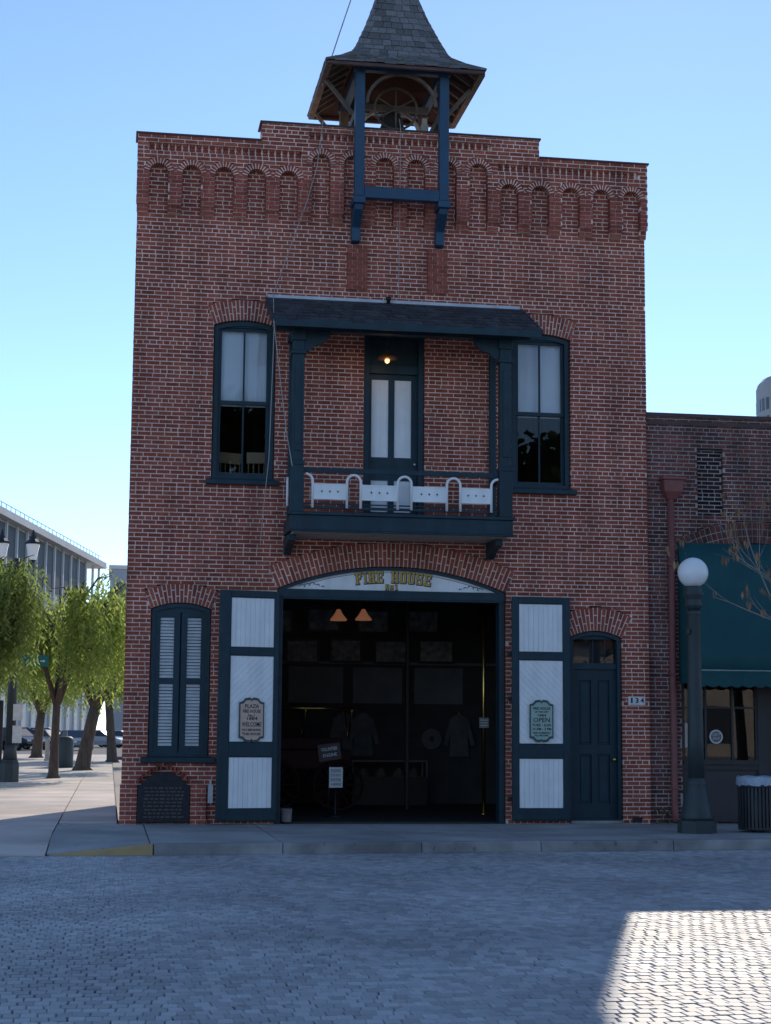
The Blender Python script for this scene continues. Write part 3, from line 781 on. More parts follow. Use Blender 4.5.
for i in (0, 2, 4): q.box(x0+.11, 3.29, .122, .168, zs[i], zs[i+1]); q.box(3.39, x1-.11, .122, .168, zs[i], zs[i+1])
q.build('leaf', 'teal_paint', ED)
for a, b in ((x0+.11, 3.29), (3.39, x1-.11)):
    for z0, z1 in ((.32, 1.10), (1.26, 2.30)):
        p = MB(); p.box(a, b, .150, .165, z0, z1); p.prism([(a+.03, z0+.03), (b-.03, z0+.03), (b-.03, z1-.03), (a+.03, z1-.03)], .138, .151); bevel(p.build('panel', 'teal_paint', ED), .01, 1)
q = MB(); q.lathe([(.012, 0), (.012, .03), (.03, .04), (.032, .06), (.018, .075)], n=12); q.v = [(x1-.05+vx, .12-vz, 1.02+vy) for vx, vy, vz in q.v]; q.build('door_knob', 'brass', ED)
st = MB(); st.box(2.91, 3.77, -.02, .25, .001, .045); st.build('threshold', 'kerb', ED)
# house number
q = MB(); q.box(3.88, 4.165, -.018, -.004, 1.905, 2.04); HN = q.build('house_number', 'plate_white', FH)
for i, c in enumerate('134'): 
    p = MB(); p.box(3.895+i*.09, 3.972+i*.09, -.024, -.018, 1.918, 2.028); p.build('tile', 'plate_white', HN)
    text_mesh('digit', c, .115, 'ink', HN, (3.933+i*.09, -.0265, 1.973), width=.03 if c == '1' else .052, bold=.003)
# little drain vents and service box
q = MB(); q.box(3.93, 4.10, -.012, .02, .02, .10); q.build('wall_vent', 'black_iron', FH)
q = MB(); q.box(-2.92, -2.84, -.07, -.005, .32, .60); q.box(-2.895, -2.865, -.05, -.005, .60, .68); q.build('service_box', 'louver_paint', FH)

# ---- balcony -------------------------------------------------------
BF = -1.0
q = MB(); q.box(-1.80, 1.72, BF, BF+.06, 4.52, 4.75); q.box(-1.80, -1.74, BF+.06, -.005, 4.52, 4.75); q.box(1.66, 1.72, BF+.06, -.005, 4.52, 4.75)
q.box(-1.83, 1.75, BF-.035, BF+.03, 4.75, 4.80); q.box(-1.815, 1.735, BF-.02, BF+.02, 4.49, 4.52)
BAL = bevel(q.build('balcony', 'teal_paint', FH), .006, 1)
for i in range(8):
    y0_ = BF+.065+i*.116; p = MB(); p.box(-1.735, 1.655, y0_, y0_+.112, 4.485+R_.uniform(0, .004), 4.60); p.build('floor_board', 'pale_wood', BAL)
q = MB(); q.box(-1.72, 1.64, BF+.08, -.02, 4.61, 4.74); q.build('deck', 'old_wood', BAL)
for xc in (-1.74, 1.56):                         # brackets under the deck
    q = MB(); pts = [(-.005, 4.22), (-.005, 4.48), (-.72, 4.48), (-.72, 4.38), (-.50, 4.35), (-.30, 4.30), (-.13, 4.22)]
    vs = [(xc-.06, y_, z_) for y_, z_ in pts]+[(xc+.06, y_, z_) for y_, z_ in pts]; n_ = len(pts)
    q.add(vs, [tuple(range(n_)), tuple(range(2*n_-1, n_-1, -1))]+[(i, i+n_, (i+1) % n_+n_, (i+1) % n_) for i in range(n_)])
    bevel(q.build('floor_bracket', 'teal_paint', BAL), .012, 2)
for xc in (-1.70, 1.61):
    q = MB(); q.box(xc-.105, xc+.105, BF-.01, BF+.20, 4.80, 5.55); q.box(xc-.09, xc+.09, BF+.005, BF+.185, 5.55, 7.50); q.box(xc-.115, xc+.115, BF-.02, BF+.21, 5.53, 5.60)
    q.box(xc-.12, xc+.12, BF-.025, BF+.215, 7.28, 7.34); q.box(xc-.11, xc+.11, BF-.015, BF+.205, 7.50, 7.66)
    q.box(xc-.05, xc+.05, BF-.012, BF+.006, 5.75, 7.15)
    bevel(q.build('post', 'teal_paint', BAL), .012, 2)
    q = MB(); q.box(xc-.055, xc+.055, -.06, -.004, 4.80, 7.66); bevel(q.build('wall_post', 'teal_paint', BAL), .01, 1)
    s = 1 if xc < 0 else -1                      # scroll brackets at the post heads
    for dirx in (s,):
        q = MB(); pts = [(0, 7.66), (0, 7.36), (.06, 7.34), (.12, 7.38), (.17, 7.44), (.25, 7.46), (.33, 7.50), (.40, 7.58), (.42, 7.66)]
        pl = [(xc+dirx*(.09+a_), b_) for a_, b_ in pts]
        if dirx < 0: pl = pl[::-1]
        q.prism(pl[::-1], BF+.05, BF+.13); q.build('scroll_bracket', 'teal_paint', BAL)
    q = MB(); pts = [(0, 7.66), (0, 7.40), (.10, 7.42), (.22, 7.52), (.34, 7.60), (.36, 7.66)]; n_ = len(pts)
    vs = [(xc-.035, BF+.20+a_, b_) for a_, b_ in pts]+[(xc+.035, BF+.20+a_, b_) for a_, b_ in pts]
    q.add(vs, [tuple(range(n_)), tuple(range(2*n_-1, n_-1, -1))]+[(i, i+n_, (i+1) % n_+n_, (i+1) % n_) for i in range(n_)]); q.build('scroll_bracket', 'teal_paint', BAL)
q = MB(); q.box(-2.06, 2.02, BF+.02, BF+.18, 7.665, 7.80); q.box(-1.78, -1.62, BF+.18, -.004, 7.667, 7.78); q.box(1.53, 1.69, BF+.18, -.004, 7.667, 7.78); q.build('eave_beam', 'teal_paint', BAL)
# shed roof
RY0, RZ0, RY1, RZ1 = -1.36, 7.74, -.004, 8.42
XR0, XR1 = -2.12, 2.09
sl_v = Vector((0, RY1-RY0, RZ1-RZ0)); SLN = sl_v.length; sdir = sl_v.normalized(); snor = Vector((0, -sdir.z, sdir.y))
q = MB(); q.obox((( XR0+XR1)/2, (RY0+RY1)/2, (RZ0+RZ1)/2-.02), Vector((1,0,0)), sdir, snor, (XR1-XR0)/2, SLN/2-.03, .016); q.build('roof_deck', 'teal_paint', BAL)
q = MB(); q.box(XR0-.01, XR1+.01, RY0-.03, RY0+.0, RZ0-.115, RZ0+.005); q.bar((XR0-.015, RY0, RZ0-.05), (XR0-.015, RY1, RZ1-.05), .028, .12); q.bar((XR1+.015, RY0, RZ0-.05), (XR1+.015, RY1, RZ1-.05), .028, .12)
q.build('fascia', 'teal_paint', BAL)
for i in range(11):
    x = XR0+.1+i*(XR1-XR0-.2)/10; p = MB(); p.bar((x, RY0+.05, RZ0-.055), (x, RY1-.05, RZ1-.105), .045, .07); p.build('rafter', 'teal_paint', BAL)
rows_ = 7; rl = SLN/rows_
for r in range(rows_):
    x = XR0-.02-(.09 if r % 2 else 0)
    while x < XR1:
        wv = R_.uniform(.13, .22); a, b = max(x, XR0-.02), min(x+wv-.008, XR1+.02); x += wv
        if b-a < .03: continue
        p = MB(); base = Vector((0, RY0, RZ0))+sdir*(r*rl-.03+R_.uniform(-.012, .012)); top = Vector((0, RY0, RZ0))+sdir*min(SLN, (r+1)*rl+.04)
        vs = []
        for dz0, dz1 in ((.004, .001), (.026, .006)):
            vs += [(a, *(base+snor*dz0)[1:]), (b, *(base+snor*dz0)[1:]), (b, *(top+snor*dz1)[1:]), (a, *(top+snor*dz1)[1:])]
        p.add(vs, [(0,3,2,1), (4,5,6,7), (0,1,5,4), (1,2,6,5), (2,3,7,6), (3,0,4,7)])
        p.build('shingle', 'dark_shake', BAL)
q = MB(); q.box(XR0, XR1-.02, -.055, -.004, 8.395, 8.455); q.build('flashing', 'flashing', BAL)
q = MB(); q.lathe([(.03, 0), (.03, .08), (.045, .09), (.045, .12), (.02, .14)], (-.15, -.12, 8.36), 10); q.build('roof_vent', 'black_iron', BAL)
# iron rails and white hoop panels
q = MB(); q.box(-1.60, 1.50, BF+.06, BF+.11, 5.43, 5.50); q.box(-1.60, 1.50, BF+.06, BF+.10, 4.86, 4.90); q.box(-1.60, 1.50, BF+.07, BF+.095, 4.93, 4.95)
for xx in (-1.70, 1.61): q.box(xx-.03, xx+.03, BF+.2, -.06, 5.43, 5.50); q.box(xx-.025, xx+.025, BF+.2, -.06, 4.86, 4.90)
q.build('iron_rail', 'teal_paint', BAL)
YP = BF+.02
def hoop(pts): 
    q = MB(); q.tube([(x, YP, z) for x, z in pts], .021, 8); q.build('rail_hoop', 'white_paint', BAL)
for xc in (-.81, -.01, .77):
    r_ = .108; pts = [(xc-r_, 4.87)]+[(xc-r_*math.cos(math.pi*i/12), 5.285+r_*math.sin(math.pi*i/12)) for i in range(13)]+[(xc+r_, 4.87)]
    hoop(pts)
hoop([(-1.455, 4.87)]+[(-1.565+.11*math.cos(t), 5.285+.11*math.sin(t)) for t in [math.pi/2*i/7 for i in range(8)]])
hoop([(1.375, 4.87)]+[(1.485-.11*math.cos(t), 5.285+.11*math.sin(t)) for t in [math.pi/2*i/7 for i in range(8)]])
for a, b in ((-1.437, -.936), (-.685, -.136), (.116, .644), (.896, 1.357)):
    q = MB(); q.box(a, b, YP-.012, YP+.012, 5.02, 5.225); q.box(a, b, YP-.018, YP+.018, 5.225, 5.245); q.box(a, b, YP-.018, YP+.018, 5.0, 5.02)
    P_ = q.build('rail_panel', 'white_paint', BAL); P_['label'] = 'white railing board with three dark star cutouts'
    q = MB()
    for k in (-1, 0, 1):
        xc = (a+b)/2+k*.125; star = []
        for i in range(8):
            t = math.pi/4*i; rr = .026 if i % 2 == 0 else .010; star.append((xc+rr*math.sin(t), 5.125+rr*math.cos(t)))
        q.prism(star[::-1], YP-.0145, YP-.0115)
    q.build('star_cutouts', 'sign_edge', BAL)
q = MB(); q.tube([(-1.83, BF+.16, 5.35), (-1.83, BF+.16, 4.90)], .02, 8); q.build('rail_hoop', 'white_paint', BAL)
# balcony door
q = MB(); q.box(-.515, -.43, .05, .3, 4.80, 7.91); q.box(.39, .475, .05, .3, 4.80, 7.91); q.box(-.43, .39, .05, .3, 7.84, 7.91); q.box(-.43, .39, .10, .28, 7.26, 7.40); q.box(-.43, .39, .2, .24, 7.40, 7.84)
BD = q.build('door', 'teal_paint', FH); BD['label'] = 'balcony door with two tall white panels'
q = MB(); X = [-.43, -.37, -.09, .01, .29, .39]
for a, b in ((X[0], X[1]), (X[2], X[3]), (X[4], X[5])): q.box(a, b, .17, .22, 4.80, 7.26)
for a, b in ((X[1], X[2]), (X[3], X[4])):
    for z0, z1 in ((4.80, 4.98), (5.50, 5.60), (5.66, 5.88), (7.17, 7.26)): q.box(a, b, .172, .218, z0, z1)
q.build('leaf', 'teal_paint', BD)
for a, b in ((X[1], X[2]), (X[3], X[4])):
    for z0, z1 in ((4.98, 5.50), (5.60, 5.66), (5.88, 7.17)):
        p = MB(); p.box(a, b, .195, .21, z0, z1)
        if z1-z0 > .2: p.box(a+.03, b-.03, .188, .196, z0+.05, z1-.05)
        p.build('panel', 'white_paint', BD)
q = MB(); q.lathe([(.01, 0), (.01, .02), (.022, .03), (.022, .045), (.01, .055)], n=10); q.v = [(.345+vx, .17-vz, 5.77+vy) for vx, vy, vz in q.v]; q.build('door_knob', 'flashing', BD)

# ---- bell tower ----------------------------------------------------
TC = Vector((.02, .55, 0)); EH, EZ = 1.32, 12.21
BT = bpy.data.objects.new('bell_tower', None); COL.objects.link(BT); BT.parent = FH; BT['label'] = 'open timber bell tower with flared shingle roof'
PX0, PX1, PY0, PY1 = -.70, .70, -.42, 1.50
for xx, yy, zb_ in ((PX0, PY0, 10.05), (PX1, PY0, 10.05), (PX0, PY1, 10.30), (PX1, PY1, 10.30)):
    q = MB(); q.box(xx-.078, xx+.078, yy-.078, yy+.078, zb_, 12.35)
    bevel(q.build('post', 'tower_paint' if yy < 0 else 'old_wood', BT), .01, 1)
q = MB(); q.box(PX0+.078, PX1-.078, PY0-.07, PY0+.06, 10.03, 10.22); bevel(q.build('cross_beam', 'tower_paint', BT), .008, 1)
for xx in (PX0, PX1):
    q = MB(); q.box(xx-.10, xx+.10, PY0-.1, -.144, 9.93, 10.05); bevel(q.build('bracket_cap', 'tower_paint', BT), .01, 1)
    q = MB(); q.box(xx-.06, xx+.06, PY0+.079, PY1-.079, 11.46, 11.60); q.build('side_rail', 'old_wood', BT)
    pts = [(-.006, 9.93), (PY0-.05, 9.93), (PY0-.02, 9.84), (PY0+.12, 9.74), (-.16, 9.62), (-.14, 9.40), (-.006, 9.38)]; n_ = len(pts)
    q = MB(); vs = [(xx-.07, y_, z_) for y_, z_ in pts]+[(xx+.07, y_, z_) for y_, z_ in pts]
    q.add(vs, [tuple(range(n_-1, -1, -1)), tuple(range(n_, 2*n_))]+[(i, (i+1) % n_, (i+1) % n_+n_, i+n_) for i in range(n_)]); bevel(q.build('bracket', 'tower_paint', BT), .008, 1)
# plates under the eaves
q = MB(); q.box(PX0-.1, PX1+.1, PY0-.06, PY0+.06, 12.19, 12.33); q.box(PX0-.1, PX1+.1, PY1-.06, PY1+.06, 12.19, 12.33); q.box(PX0-.06, PX0+.06, PY0+.06, PY1-.06, 12.191, 12.329); q.box(PX1-.06, PX1+.06, PY0+.06, PY1-.06, 12.191, 12.329)
q.build('wall_plate', 'tower_paint', BT)
def arch_brace(yy, matn, z_s, r0=.56, wd=.075):
    q = MB(); n_ = 18
    for i in range(n_):
        a, b = math.pi*i/n_, math.pi*(i+1)/n_; f_ = lambda t, r_: (TC.x-.02+r_*math.cos(t), z_s+r_*.92*math.sin(t))
        q.prism([f_(a, r0), f_(a, r0+wd), f_(b, r0+wd), f_(b, r0)], yy-.03, yy+.03)
    return q.build('arched_brace', matn, BT)
arch_brace(PY0+.03, 'old_wood', 11.66, .55, .05); arch_brace(.85, 'pale_wood', 11.58, .50, .05)
q = MB(); q.box(-.02, .03, .83, .87, 11.35, 12.10); q.build('king_post', 'pale_wood', BT)
for xx in (PX0, PX1):
    q = MB(); s = -1 if xx < 0 else 1
    
    for a_, b_ in (((xx+s*.08, PY0+.35, 11.60), (xx+s*.52, PY0+.35, 12.14)), ((xx+s*.08, PY1, 11.60), (xx+s*.50, PY1, 12.14)), ((xx, PY0+.08, 11.62), (xx, PY0+.5, 12.17))):
        q = MB(); q.bar(a_, b_, .05, .06); q.build('knee_brace', 'old_wood', BT)
# roof: flared hip
prof = [(EH, EZ), (1.05, EZ+.17), (.80, EZ+.37), (.63, EZ+.76), (.46, EZ+1.2), (.29, EZ+1.72), (.05, EZ+2.6)]
q = MB()
for k in range(4):
    for (r0, z0), (r1, z1) in zip([(a_-.035, b_) for a_, b_ in prof], [(a_-.035, b_) for a_, b_ in prof][1:]):
        c4 = [(-1,-1), (1,-1), (1,1), (-1,1)]; a, b = c4[k], c4[(k+1) % 4]
        q.add([(TC.x+a[0]*r0, TC.y+a[1]*r0, z0), (TC.x+b[0]*r0, TC.y+b[1]*r0, z0), (TC.x+b[0]*r1, TC.y+b[1]*r1, z1), (TC.x+a[0]*r1, TC.y+a[1]*r1, z1)], [(0,1,2,3)])
ro = q.build('roof_deck', 'soffit', BT)
q = MB(); e = EH-.02
q.box(TC.x-e, TC.x+e, TC.y-e, TC.y-e+.06, EZ-.055, EZ-.005); q.build('eave_board', 'coping', BT); q = MB(); q.box(TC.x-e, TC.x+e, TC.y+e-.06, TC.y+e, EZ-.055, EZ-.005); q.build('eave_board', 'coping', BT)
for sx in (-1, 1):
    q = MB(); q.box(TC.x+sx*(e-.03)-.05, TC.x+sx*(e-.03)+.05, TC.y-e+.061, TC.y+e-.061, EZ-.07, EZ+.0); q.build('eave_board', 'old_wood', BT)
for i in range(7):                               # rafters seen from below
    yy = TC.y-EH+.3+i*.34
    for sx in (-1, 1):
        p = MB(); p.bar((TC.x+sx*(EH-.10), yy, EZ-.03), (TC.x+sx*.82, yy, EZ+.25), .05, .06); p.build('rafter', 'old_wood', BT)
def rprof(s):
    """point on the roof profile at arc length s -> half width, z"""
    for (r0, z0), (r1, z1) in zip(prof, prof[1:]):
        l = math.hypot(r1-r0, z1-z0)
        if s <= l: t = s/l; return r0+(r1-r0)*t, z0+(z1-z0)*t, ((r1-r0)/l, (z1-z0)/l)
        s -= l
    return prof[-1][0], prof[-1][1], (0, 1)
others = MB(); s = -.02; r = 0
while s < 3.3:
    st_ = .105 if s < .75 else .135
    for k in range(4):
        ca, sa = math.cos(k*math.pi/2), math.sin(k*math.pi/2)
        h0, z0, t0 = rprof(max(0, s)); h1, z1, t1 = rprof(s+st_*1.35)
        nrm0 = (t0[1], -t0[0])
        x = -h0-(R_.uniform(0, .1))
        while x < h0:
            wv = R_.uniform(.12, .21); a, b = max(x, -h0), min(x+wv-.008, h0); x += wv
            if b-a < .03: continue
            f_ = h1/h0; dz = R_.uniform(-.012, .012)
            pts = []
            for (hh, zz, oo) in ((h0, z0+dz, .004), (h0, z0+dz, .03), (h1, z1, .004), (h1, z1, .012)):
                for xx in ((a, b) if hh == h0 else (a*f_, b*f_)):
                    yy = -(hh+nrm0[0]*oo*1.0); zv = zz+(-t0[0])*oo
                    pts.append((TC.x+xx*ca-yy*sa, TC.y+xx*sa+yy*ca, zv))
            fs = [(0,1,3,2), (2,3,7,6), (0,2,6,4), (1,5,7,3), (4,6,7,5), (0,4,5,1)]
            if k == 0:
                p = MB(); p.add(pts, fs); p.build('shingle', 'shake', BT)
            else: others.add(pts, fs)
    s += st_; r += 1
others.build('shingles', 'shake', BT, 'stuff')
q = MB()
for sx, sy in ((-1,-1), (1,-1), (1,1), (-1,1)):
    q.tube([(TC.x+sx*(h_+.0), TC.y+sy*(h_+.0), z_+.015) for h_, z_ in prof], .02, 5)
q.build('hip_ridge', 'shake', BT)
# bell and wheel
q = MB(); q.lathe([(.30, 0), (.285, .03), (.235, .12), (.19, .24), (.165, .36), (.12, .43), (.04, .46)], (0, .55, 11.42), 24); BELL = q.build('bell', 'bell_metal', BT)
q = MB(); q.box(PX0+.08, PX1-.08, .50, .60, 11.90, 12.0); q.box(-.05, .05, .51, .59, 11.86, 11.90); q.build('bell_yoke', 'old_wood', BT)
q = MB(); n_ = 28; cw = (.02, .30, 11.86)
for i in range(n_):
    a, b = 2*math.pi*i/n_, 2*math.pi*(i+1)/n_; q.tube([(cw[0]+.36*math.cos(a), cw[1], cw[2]+.36*math.sin(a)), (cw[0]+.36*math.cos(b), cw[1], cw[2]+.36*math.sin(b))], .022, 5)
for i in range(6):
    a = math.pi/6+math.pi/3*i; q.tube([cw, (cw[0]+.35*math.cos(a), cw[1], cw[2]+.35*math.sin(a))], .016, 5)
q.build('bell_wheel', 'old_wood', BT)
q = MB(); q.box(.44, .56, .2, .32, 11.35, 11.58); q.box(.46, .54, .22, .30, 11.58, 11.70); q.build('junction_box', 'pale_wood', BT)
q = MB(); q.box(-1.55, 1.55, .36, 1.9, 10.36, 10.45); q.build('tower_platform', 'old_wood', BT)

# ---- ropes ---------------------------------------------------------
def rope(name, lab, pts, r_):
    q = MB(); q.tube(pts, r_, 5); o = q.build(name, 'rope', None); return tag(o, lab, 'rope')
rope('bell_rope', 'thin bell rope hanging straight down from tower to balcony roof', [(.02, -.06, 11.55), (.02, -.19, 11.36), (.02, -.17, 9.9), (.02, -.10, 8.47)], .006)
rope('cable', 'dark cable running up from tower eave into the sky', [(-1.26, .1, 12.1), (-1.02, -.2, 12.9), (-.62, -.6, 14.2), (-.1, -1.0, 15.8)], .011)
rope('cord', 'pale cord slanting over brickwork from parapet to balcony roof corner', [(-1.27, -.19, 11.40), (-1.36, -.18, 10.6), (-1.52, -.17, 10.0), (-2.03, -.09, 8.47), (-2.14, -1.38, 7.72)], .007)
rope('cord', 'pale cord slanting from balcony roof corner down to left post', [(-2.14, -1.385, 7.70), (-2.05, -1.25, 7.1), (-1.88, -1.06, 6.0), (-1.78, -1.02, 5.5)], .007)
rope('cord', 'pale cord hanging down past upper left window sill', [(-2.13, -1.39, 7.68), (-2.14, -1.36, 7.0), (-2.16, -1.2, 5.6), (-2.20, -.9, 4.9), (-2.22, -.6, 4.3)], .006)

# ---- interior ------------------------------------------------------
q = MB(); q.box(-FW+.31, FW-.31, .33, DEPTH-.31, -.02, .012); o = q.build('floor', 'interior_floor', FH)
q = MB(); yb = DEPTH-.31
q.box(-FW+.305, -FW+.34, .33, yb, .013, 4.31); q.box(FW-.34, FW-.305, .33, yb, .013, 4.31); q.box(-FW+.34, FW-.34, yb-.03, yb, .013, 4.31); q.box(-FW+.34, FW-.34, .33, yb-.03, 4.27, 4.31)
q.box(-FW+.34, -1.9, .325, .36, .013, 4.27); q.box(1.86, FW-.34, .325, .36, .013, 4.27)
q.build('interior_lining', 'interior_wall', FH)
q = MB()
for x0, x1 in ((-2.2, -1.2), (-.95, .15), (.35, 1.35), (1.6, 2.6)): q.box(x0, x1, yb-.05, yb-.031, 2.0, 2.72)
q.box(-3.6, 3.6, yb-.07, yb-.031, 2.78, 2.83); q.build('display_board', 'interior_pale', FH)
q = MB(); q.box(1.0, 1.07, 4.6, 4.67, .013, 4.26); bevel(q.build('column', 'dark_wood', FH), .01, 1)
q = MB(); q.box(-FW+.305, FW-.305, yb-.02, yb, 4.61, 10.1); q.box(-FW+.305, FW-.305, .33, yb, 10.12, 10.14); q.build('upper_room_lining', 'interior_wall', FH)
FRX = [(-1.55, 3.05), (-.68, 3.02), (.20, 3.05), (1.12, 3.04), (2.05, 3.06), (-1.2, 3.62), (-.25, 3.66), (.75, 3.64), (1.75, 3.66)]
names = ['lower row, first from the left', 'lower row, second from the left', 'lower row, in the middle', 'lower row, fourth from the left', 'lower row, nearest the brass pole', 'upper row, behind the left pendant lamp', 'upper row, behind the right pendant lamp', 'upper row, third from the left', 'upper row, nearest the brass pole']
for (x, z), nm in zip(FRX, names):
    hw = R_.uniform(.33, .41); hh = .25
    T_ = thing('picture_frame', 'dim framed picture on the back wall inside, '+nm, 'picture', (x, yb-.06, z), 'framed pictures on the back wall')
    q = MB()
    for a, b, c, d in ((-hw, hw, -hh, -hh+.05), (-hw, hw, hh-.05, hh), (-hw, -hw+.05, -hh+.05, hh-.05), (hw-.05, hw, -hh+.05, hh-.05)): q.box(x+a, x+b, yb-.075, yb-.032, z+c, z+d)
    q.build('frame', 'dark_wood', T_)
    q = MB(); q.box(x-hw+.05, x+hw-.05, yb-.05, yb-.034, z-hh+.05, z+hh-.05); q.build('print', 'print', T_)
for x, y_, lb in ((-.55, 2.6, 'left one of two glowing orange pendant lamps inside the doorway'), (-.05, 3.0, 'right one of two glowing orange pendant lamps inside the doorway')):
    zc = 3.36 if x < -.3 else 3.40
    L_ = thing('pendant_lamp', lb, 'lamp', (x, y_, zc), 'pendant lamps')
    q = MB(); q.lathe([(.145, 0), (.15, .02), (.10, .08), (.065, .13), (.03, .2)], (x, y_, zc), 20); q.build('shade', 'lamp_shade', L_)
    q = MB(); q.tube([(x, y_, zc+.2), (x, y_, 4.26)], .008, 5); q.build('cord', 'black_iron', L_)
P_ = thing('brass_pole', 'tall polished brass sliding pole inside right of doorway', 'pole', (2.05, 2.6, .012))
q = MB(); q.tube([(2.05, 2.6, .02), (2.05, 2.6, 4.26)], .032, 14); q.build('pole', 'brass', P_)
q = MB(); q.lathe([(.07, 0), (.07, .02), (.04, .05)], (2.05, 2.6, .013), 14); q.build('floor_flange', 'brass', P_)
q = MB(); q.box(1.96, 2.13, 2.545, 2.56, 1.52, 1.70); o = q.build('pole_sign', 'print', P_)
q = MB()
for i in range(3): q.box(1.98, 2.11, 2.541, 2.545, 1.555+i*.045, 1.575+i*.045)
q.build('sign_print', 'plate_white', P_)
T_ = thing('notice_stand', 'white paper notice on a dark stand inside the doorway', 'sign', (-.67, 1.8, .012))
q = MB(); q.lathe([(.17, 0), (.17, .02), (.03, .04), (.02, .06), (.02, .5)], (-.67, 1.86, .012), 14); q.build('stand', 'black_iron', T_)
q = MB(); q.box(-.785, -.555, 1.80, 1.815, .50, .84); q.build('notice', 'plate_white', T_)
for i, (tx, sz) in enumerate((('PLEASE', .07), ('DO NOT', .06), ('ENTER', .07), ('HERE', .05))): text_mesh('lettering', tx, sz, 'ink', T_, (-.67, 1.797, .78-i*.075), width=.17)
T_ = thing('tilted_signboard', 'dark signboard with pale lettering tilted above the white notice', 'sign', (-.78, 1.95, .012))
xd = Vector((math.cos(.14), 0, math.sin(.14))); zd = Vector((-math.sin(.14), 0, math.cos(.14))); c0 = Vector((-.77, 1.92, 1.09))
q = MB(); q.obox(c0, xd, Vector((0,1,0)), zd, .19, .012, .14); q.build('board', 'dark_wood', T_)
text_mesh('lettering', 'VOLUNTEER', .08, 'plate_white', T_, c0+zd*.05+Vector((0,-.015,0)), xd, zd, .28)
text_mesh('lettering', 'ENGINE', .08, 'plate_white', T_, c0-zd*.05+Vector((0,-.015,0)), xd, zd, .24)
q = MB(); q.tube([(-.77, 1.94, .013), (-.77, 1.94, .96)], .018, 6); q.build('stand', 'black_iron', T_)
# hand-drawn fire engine in the dark
E_ = thing('fire_engine', 'antique hand drawn fire engine with large spoked wheels in the dark garage', 'fire engine', (-.9, 4.3, .012))
q = MB(); q.box(-1.75, -.1, 4.0, 4.9, .75, 1.10); q.box(-1.6, -.25, 4.1, 4.8, 1.10, 1.32); bevel(q.build('tank', 'engine_red', E_), .03, 2)
q = MB(); q.tube([(-1.9, 3.95, 1.85), (.1, 3.95, 1.85)], .022, 8); q.tube([(-1.9, 4.95, 1.85), (.1, 4.95, 1.85)], .022, 8)
for x in (-1.75, -.95, -.1): q.tube([(x, 3.95, 1.85), (x, 4.45, 1.3)], .018, 6); q.tube([(x, 4.95, 1.85), (x, 4.45, 1.3)], .018, 6)
q.build('pump_handles', 'brass', E_)
def spoked(x, y_, r_):
    W2 = MB(); n_ = 26; c = (x, y_, r_+.012)
    for i in range(n_):
        a, b = 2*math.pi*i/n_, 2*math.pi*(i+1)/n_; W2.tube([(c[0]+r_*.96*math.cos(a), y_, c[2]+r_*.96*math.sin(a)), (c[0]+r_*.96*math.cos(b), y_, c[2]+r_*.96*math.sin(b))], .026, 5)
    for i in range(12): a = math.pi/6*i; W2.tube([c, (c[0]+r_*.94*math.cos(a), y_, c[2]+r_*.94*math.sin(a))], .016, 5)
    W2.lathe([(.06, -.06), (.06, .06)], (0,0,0), 10); k_ = len(W2.v)-20
    for i in range(k_, len(W2.v)): vx, vy, vz = W2.v[i]; W2.v[i] = (c[0]+vx, y_+vz, c[2]+vy)
    W2.build('wheel', 'engine_red', E_)
for x in (-1.5, -.35):
    for y_ in (3.9, 5.0): spoked(x, y_, .46)
T_ = thing('hose_reel', 'round hose reel hanging at the back right of the garage', 'hose reel', (1.95, yb-.12, 1.3))
q = MB()
for i in range(5): 
    rr = .07+i*.03; n_ = 20
    q.tube([(1.95+rr*math.cos(2*math.pi*k/n_), yb-.1, 1.3+rr*math.sin(2*math.pi*k/n_)) for k in range(n_+1)], .015, 5)
q.build('hose', 'interior_pale', T_)
q = MB(); q.box(1.75, 2.15, yb-.07, yb-.04, 1.1, 1.5); q.build('backing', 'dark_wood', T_)
T_ = thing('bucket', 'grey metal bucket on the floor just inside the left door leaf', 'bucket', (-1.68, .22, .012))
q = MB(); q.lathe([(.08, 0), (.085, .01), (.10, .2), (.105, .205), (.095, .2), (.08, .02)], (-1.66, .30, .014), 18); q.build('pail', 'mortar_grey', T_)
q = MB(); q.tube([(-1.66+.1*math.cos(t), .30, .215+.03*math.sin(t)) for t in [math.pi*i/8 for i in range(9)]], .005, 5); q.build('handle', 'black_iron', T_)
# more exhibits at mid height in the dark
for x, y_, lb in ((.15, yb-.12, 'first'), (.55, yb-.12, 'second'), (2.5, yb-.12, 'third')):
    T_ = thing('hanging_coat', 'dark fireman coat hanging on the garage back wall, '+lb+' from the left', 'coat', (x, y_, 1.0), 'coats on the back wall')
    q = MB(); q.prism([(x-.20, .95), (x+.20, .95), (x+.16, 1.72), (x+.05, 1.80), (x-.05, 1.80), (x-.16, 1.72)], y_-.05, y_+.05)
    for sg in (-1, 1): q.bar((x+sg*.15, y_, 1.70), (x+sg*.28, y_-.02, 1.18), .09, .10, (0, 1, 0))
    q.build('coat', 'exhibit_cloth', T_)
    q = MB(); q.tube([(x, y_+.07, 1.86), (x, y_-.04, 1.86), (x, y_-.06, 1.80)], .012, 6); q.build('hook', 'brass', T_)
T_ = thing('display_case', 'low glazed display case along the garage back wall', 'display case', (1.0, yb-.5, .012))
q = MB(); q.box(.25, 1.75, yb-.75, yb-.25, .013, .55); q.build('cabinet', 'dark_wood', T_)
q = MB(); q.box(.25, 1.75, yb-.75, yb-.25, .85, .88)
for xx in (.25, 1.72):
    for yy in (yb-.75, yb-.28): q.box(xx, xx+.03, yy, yy+.03, .55, .85)
q.build('case_frame', 'interior_pale', T_)
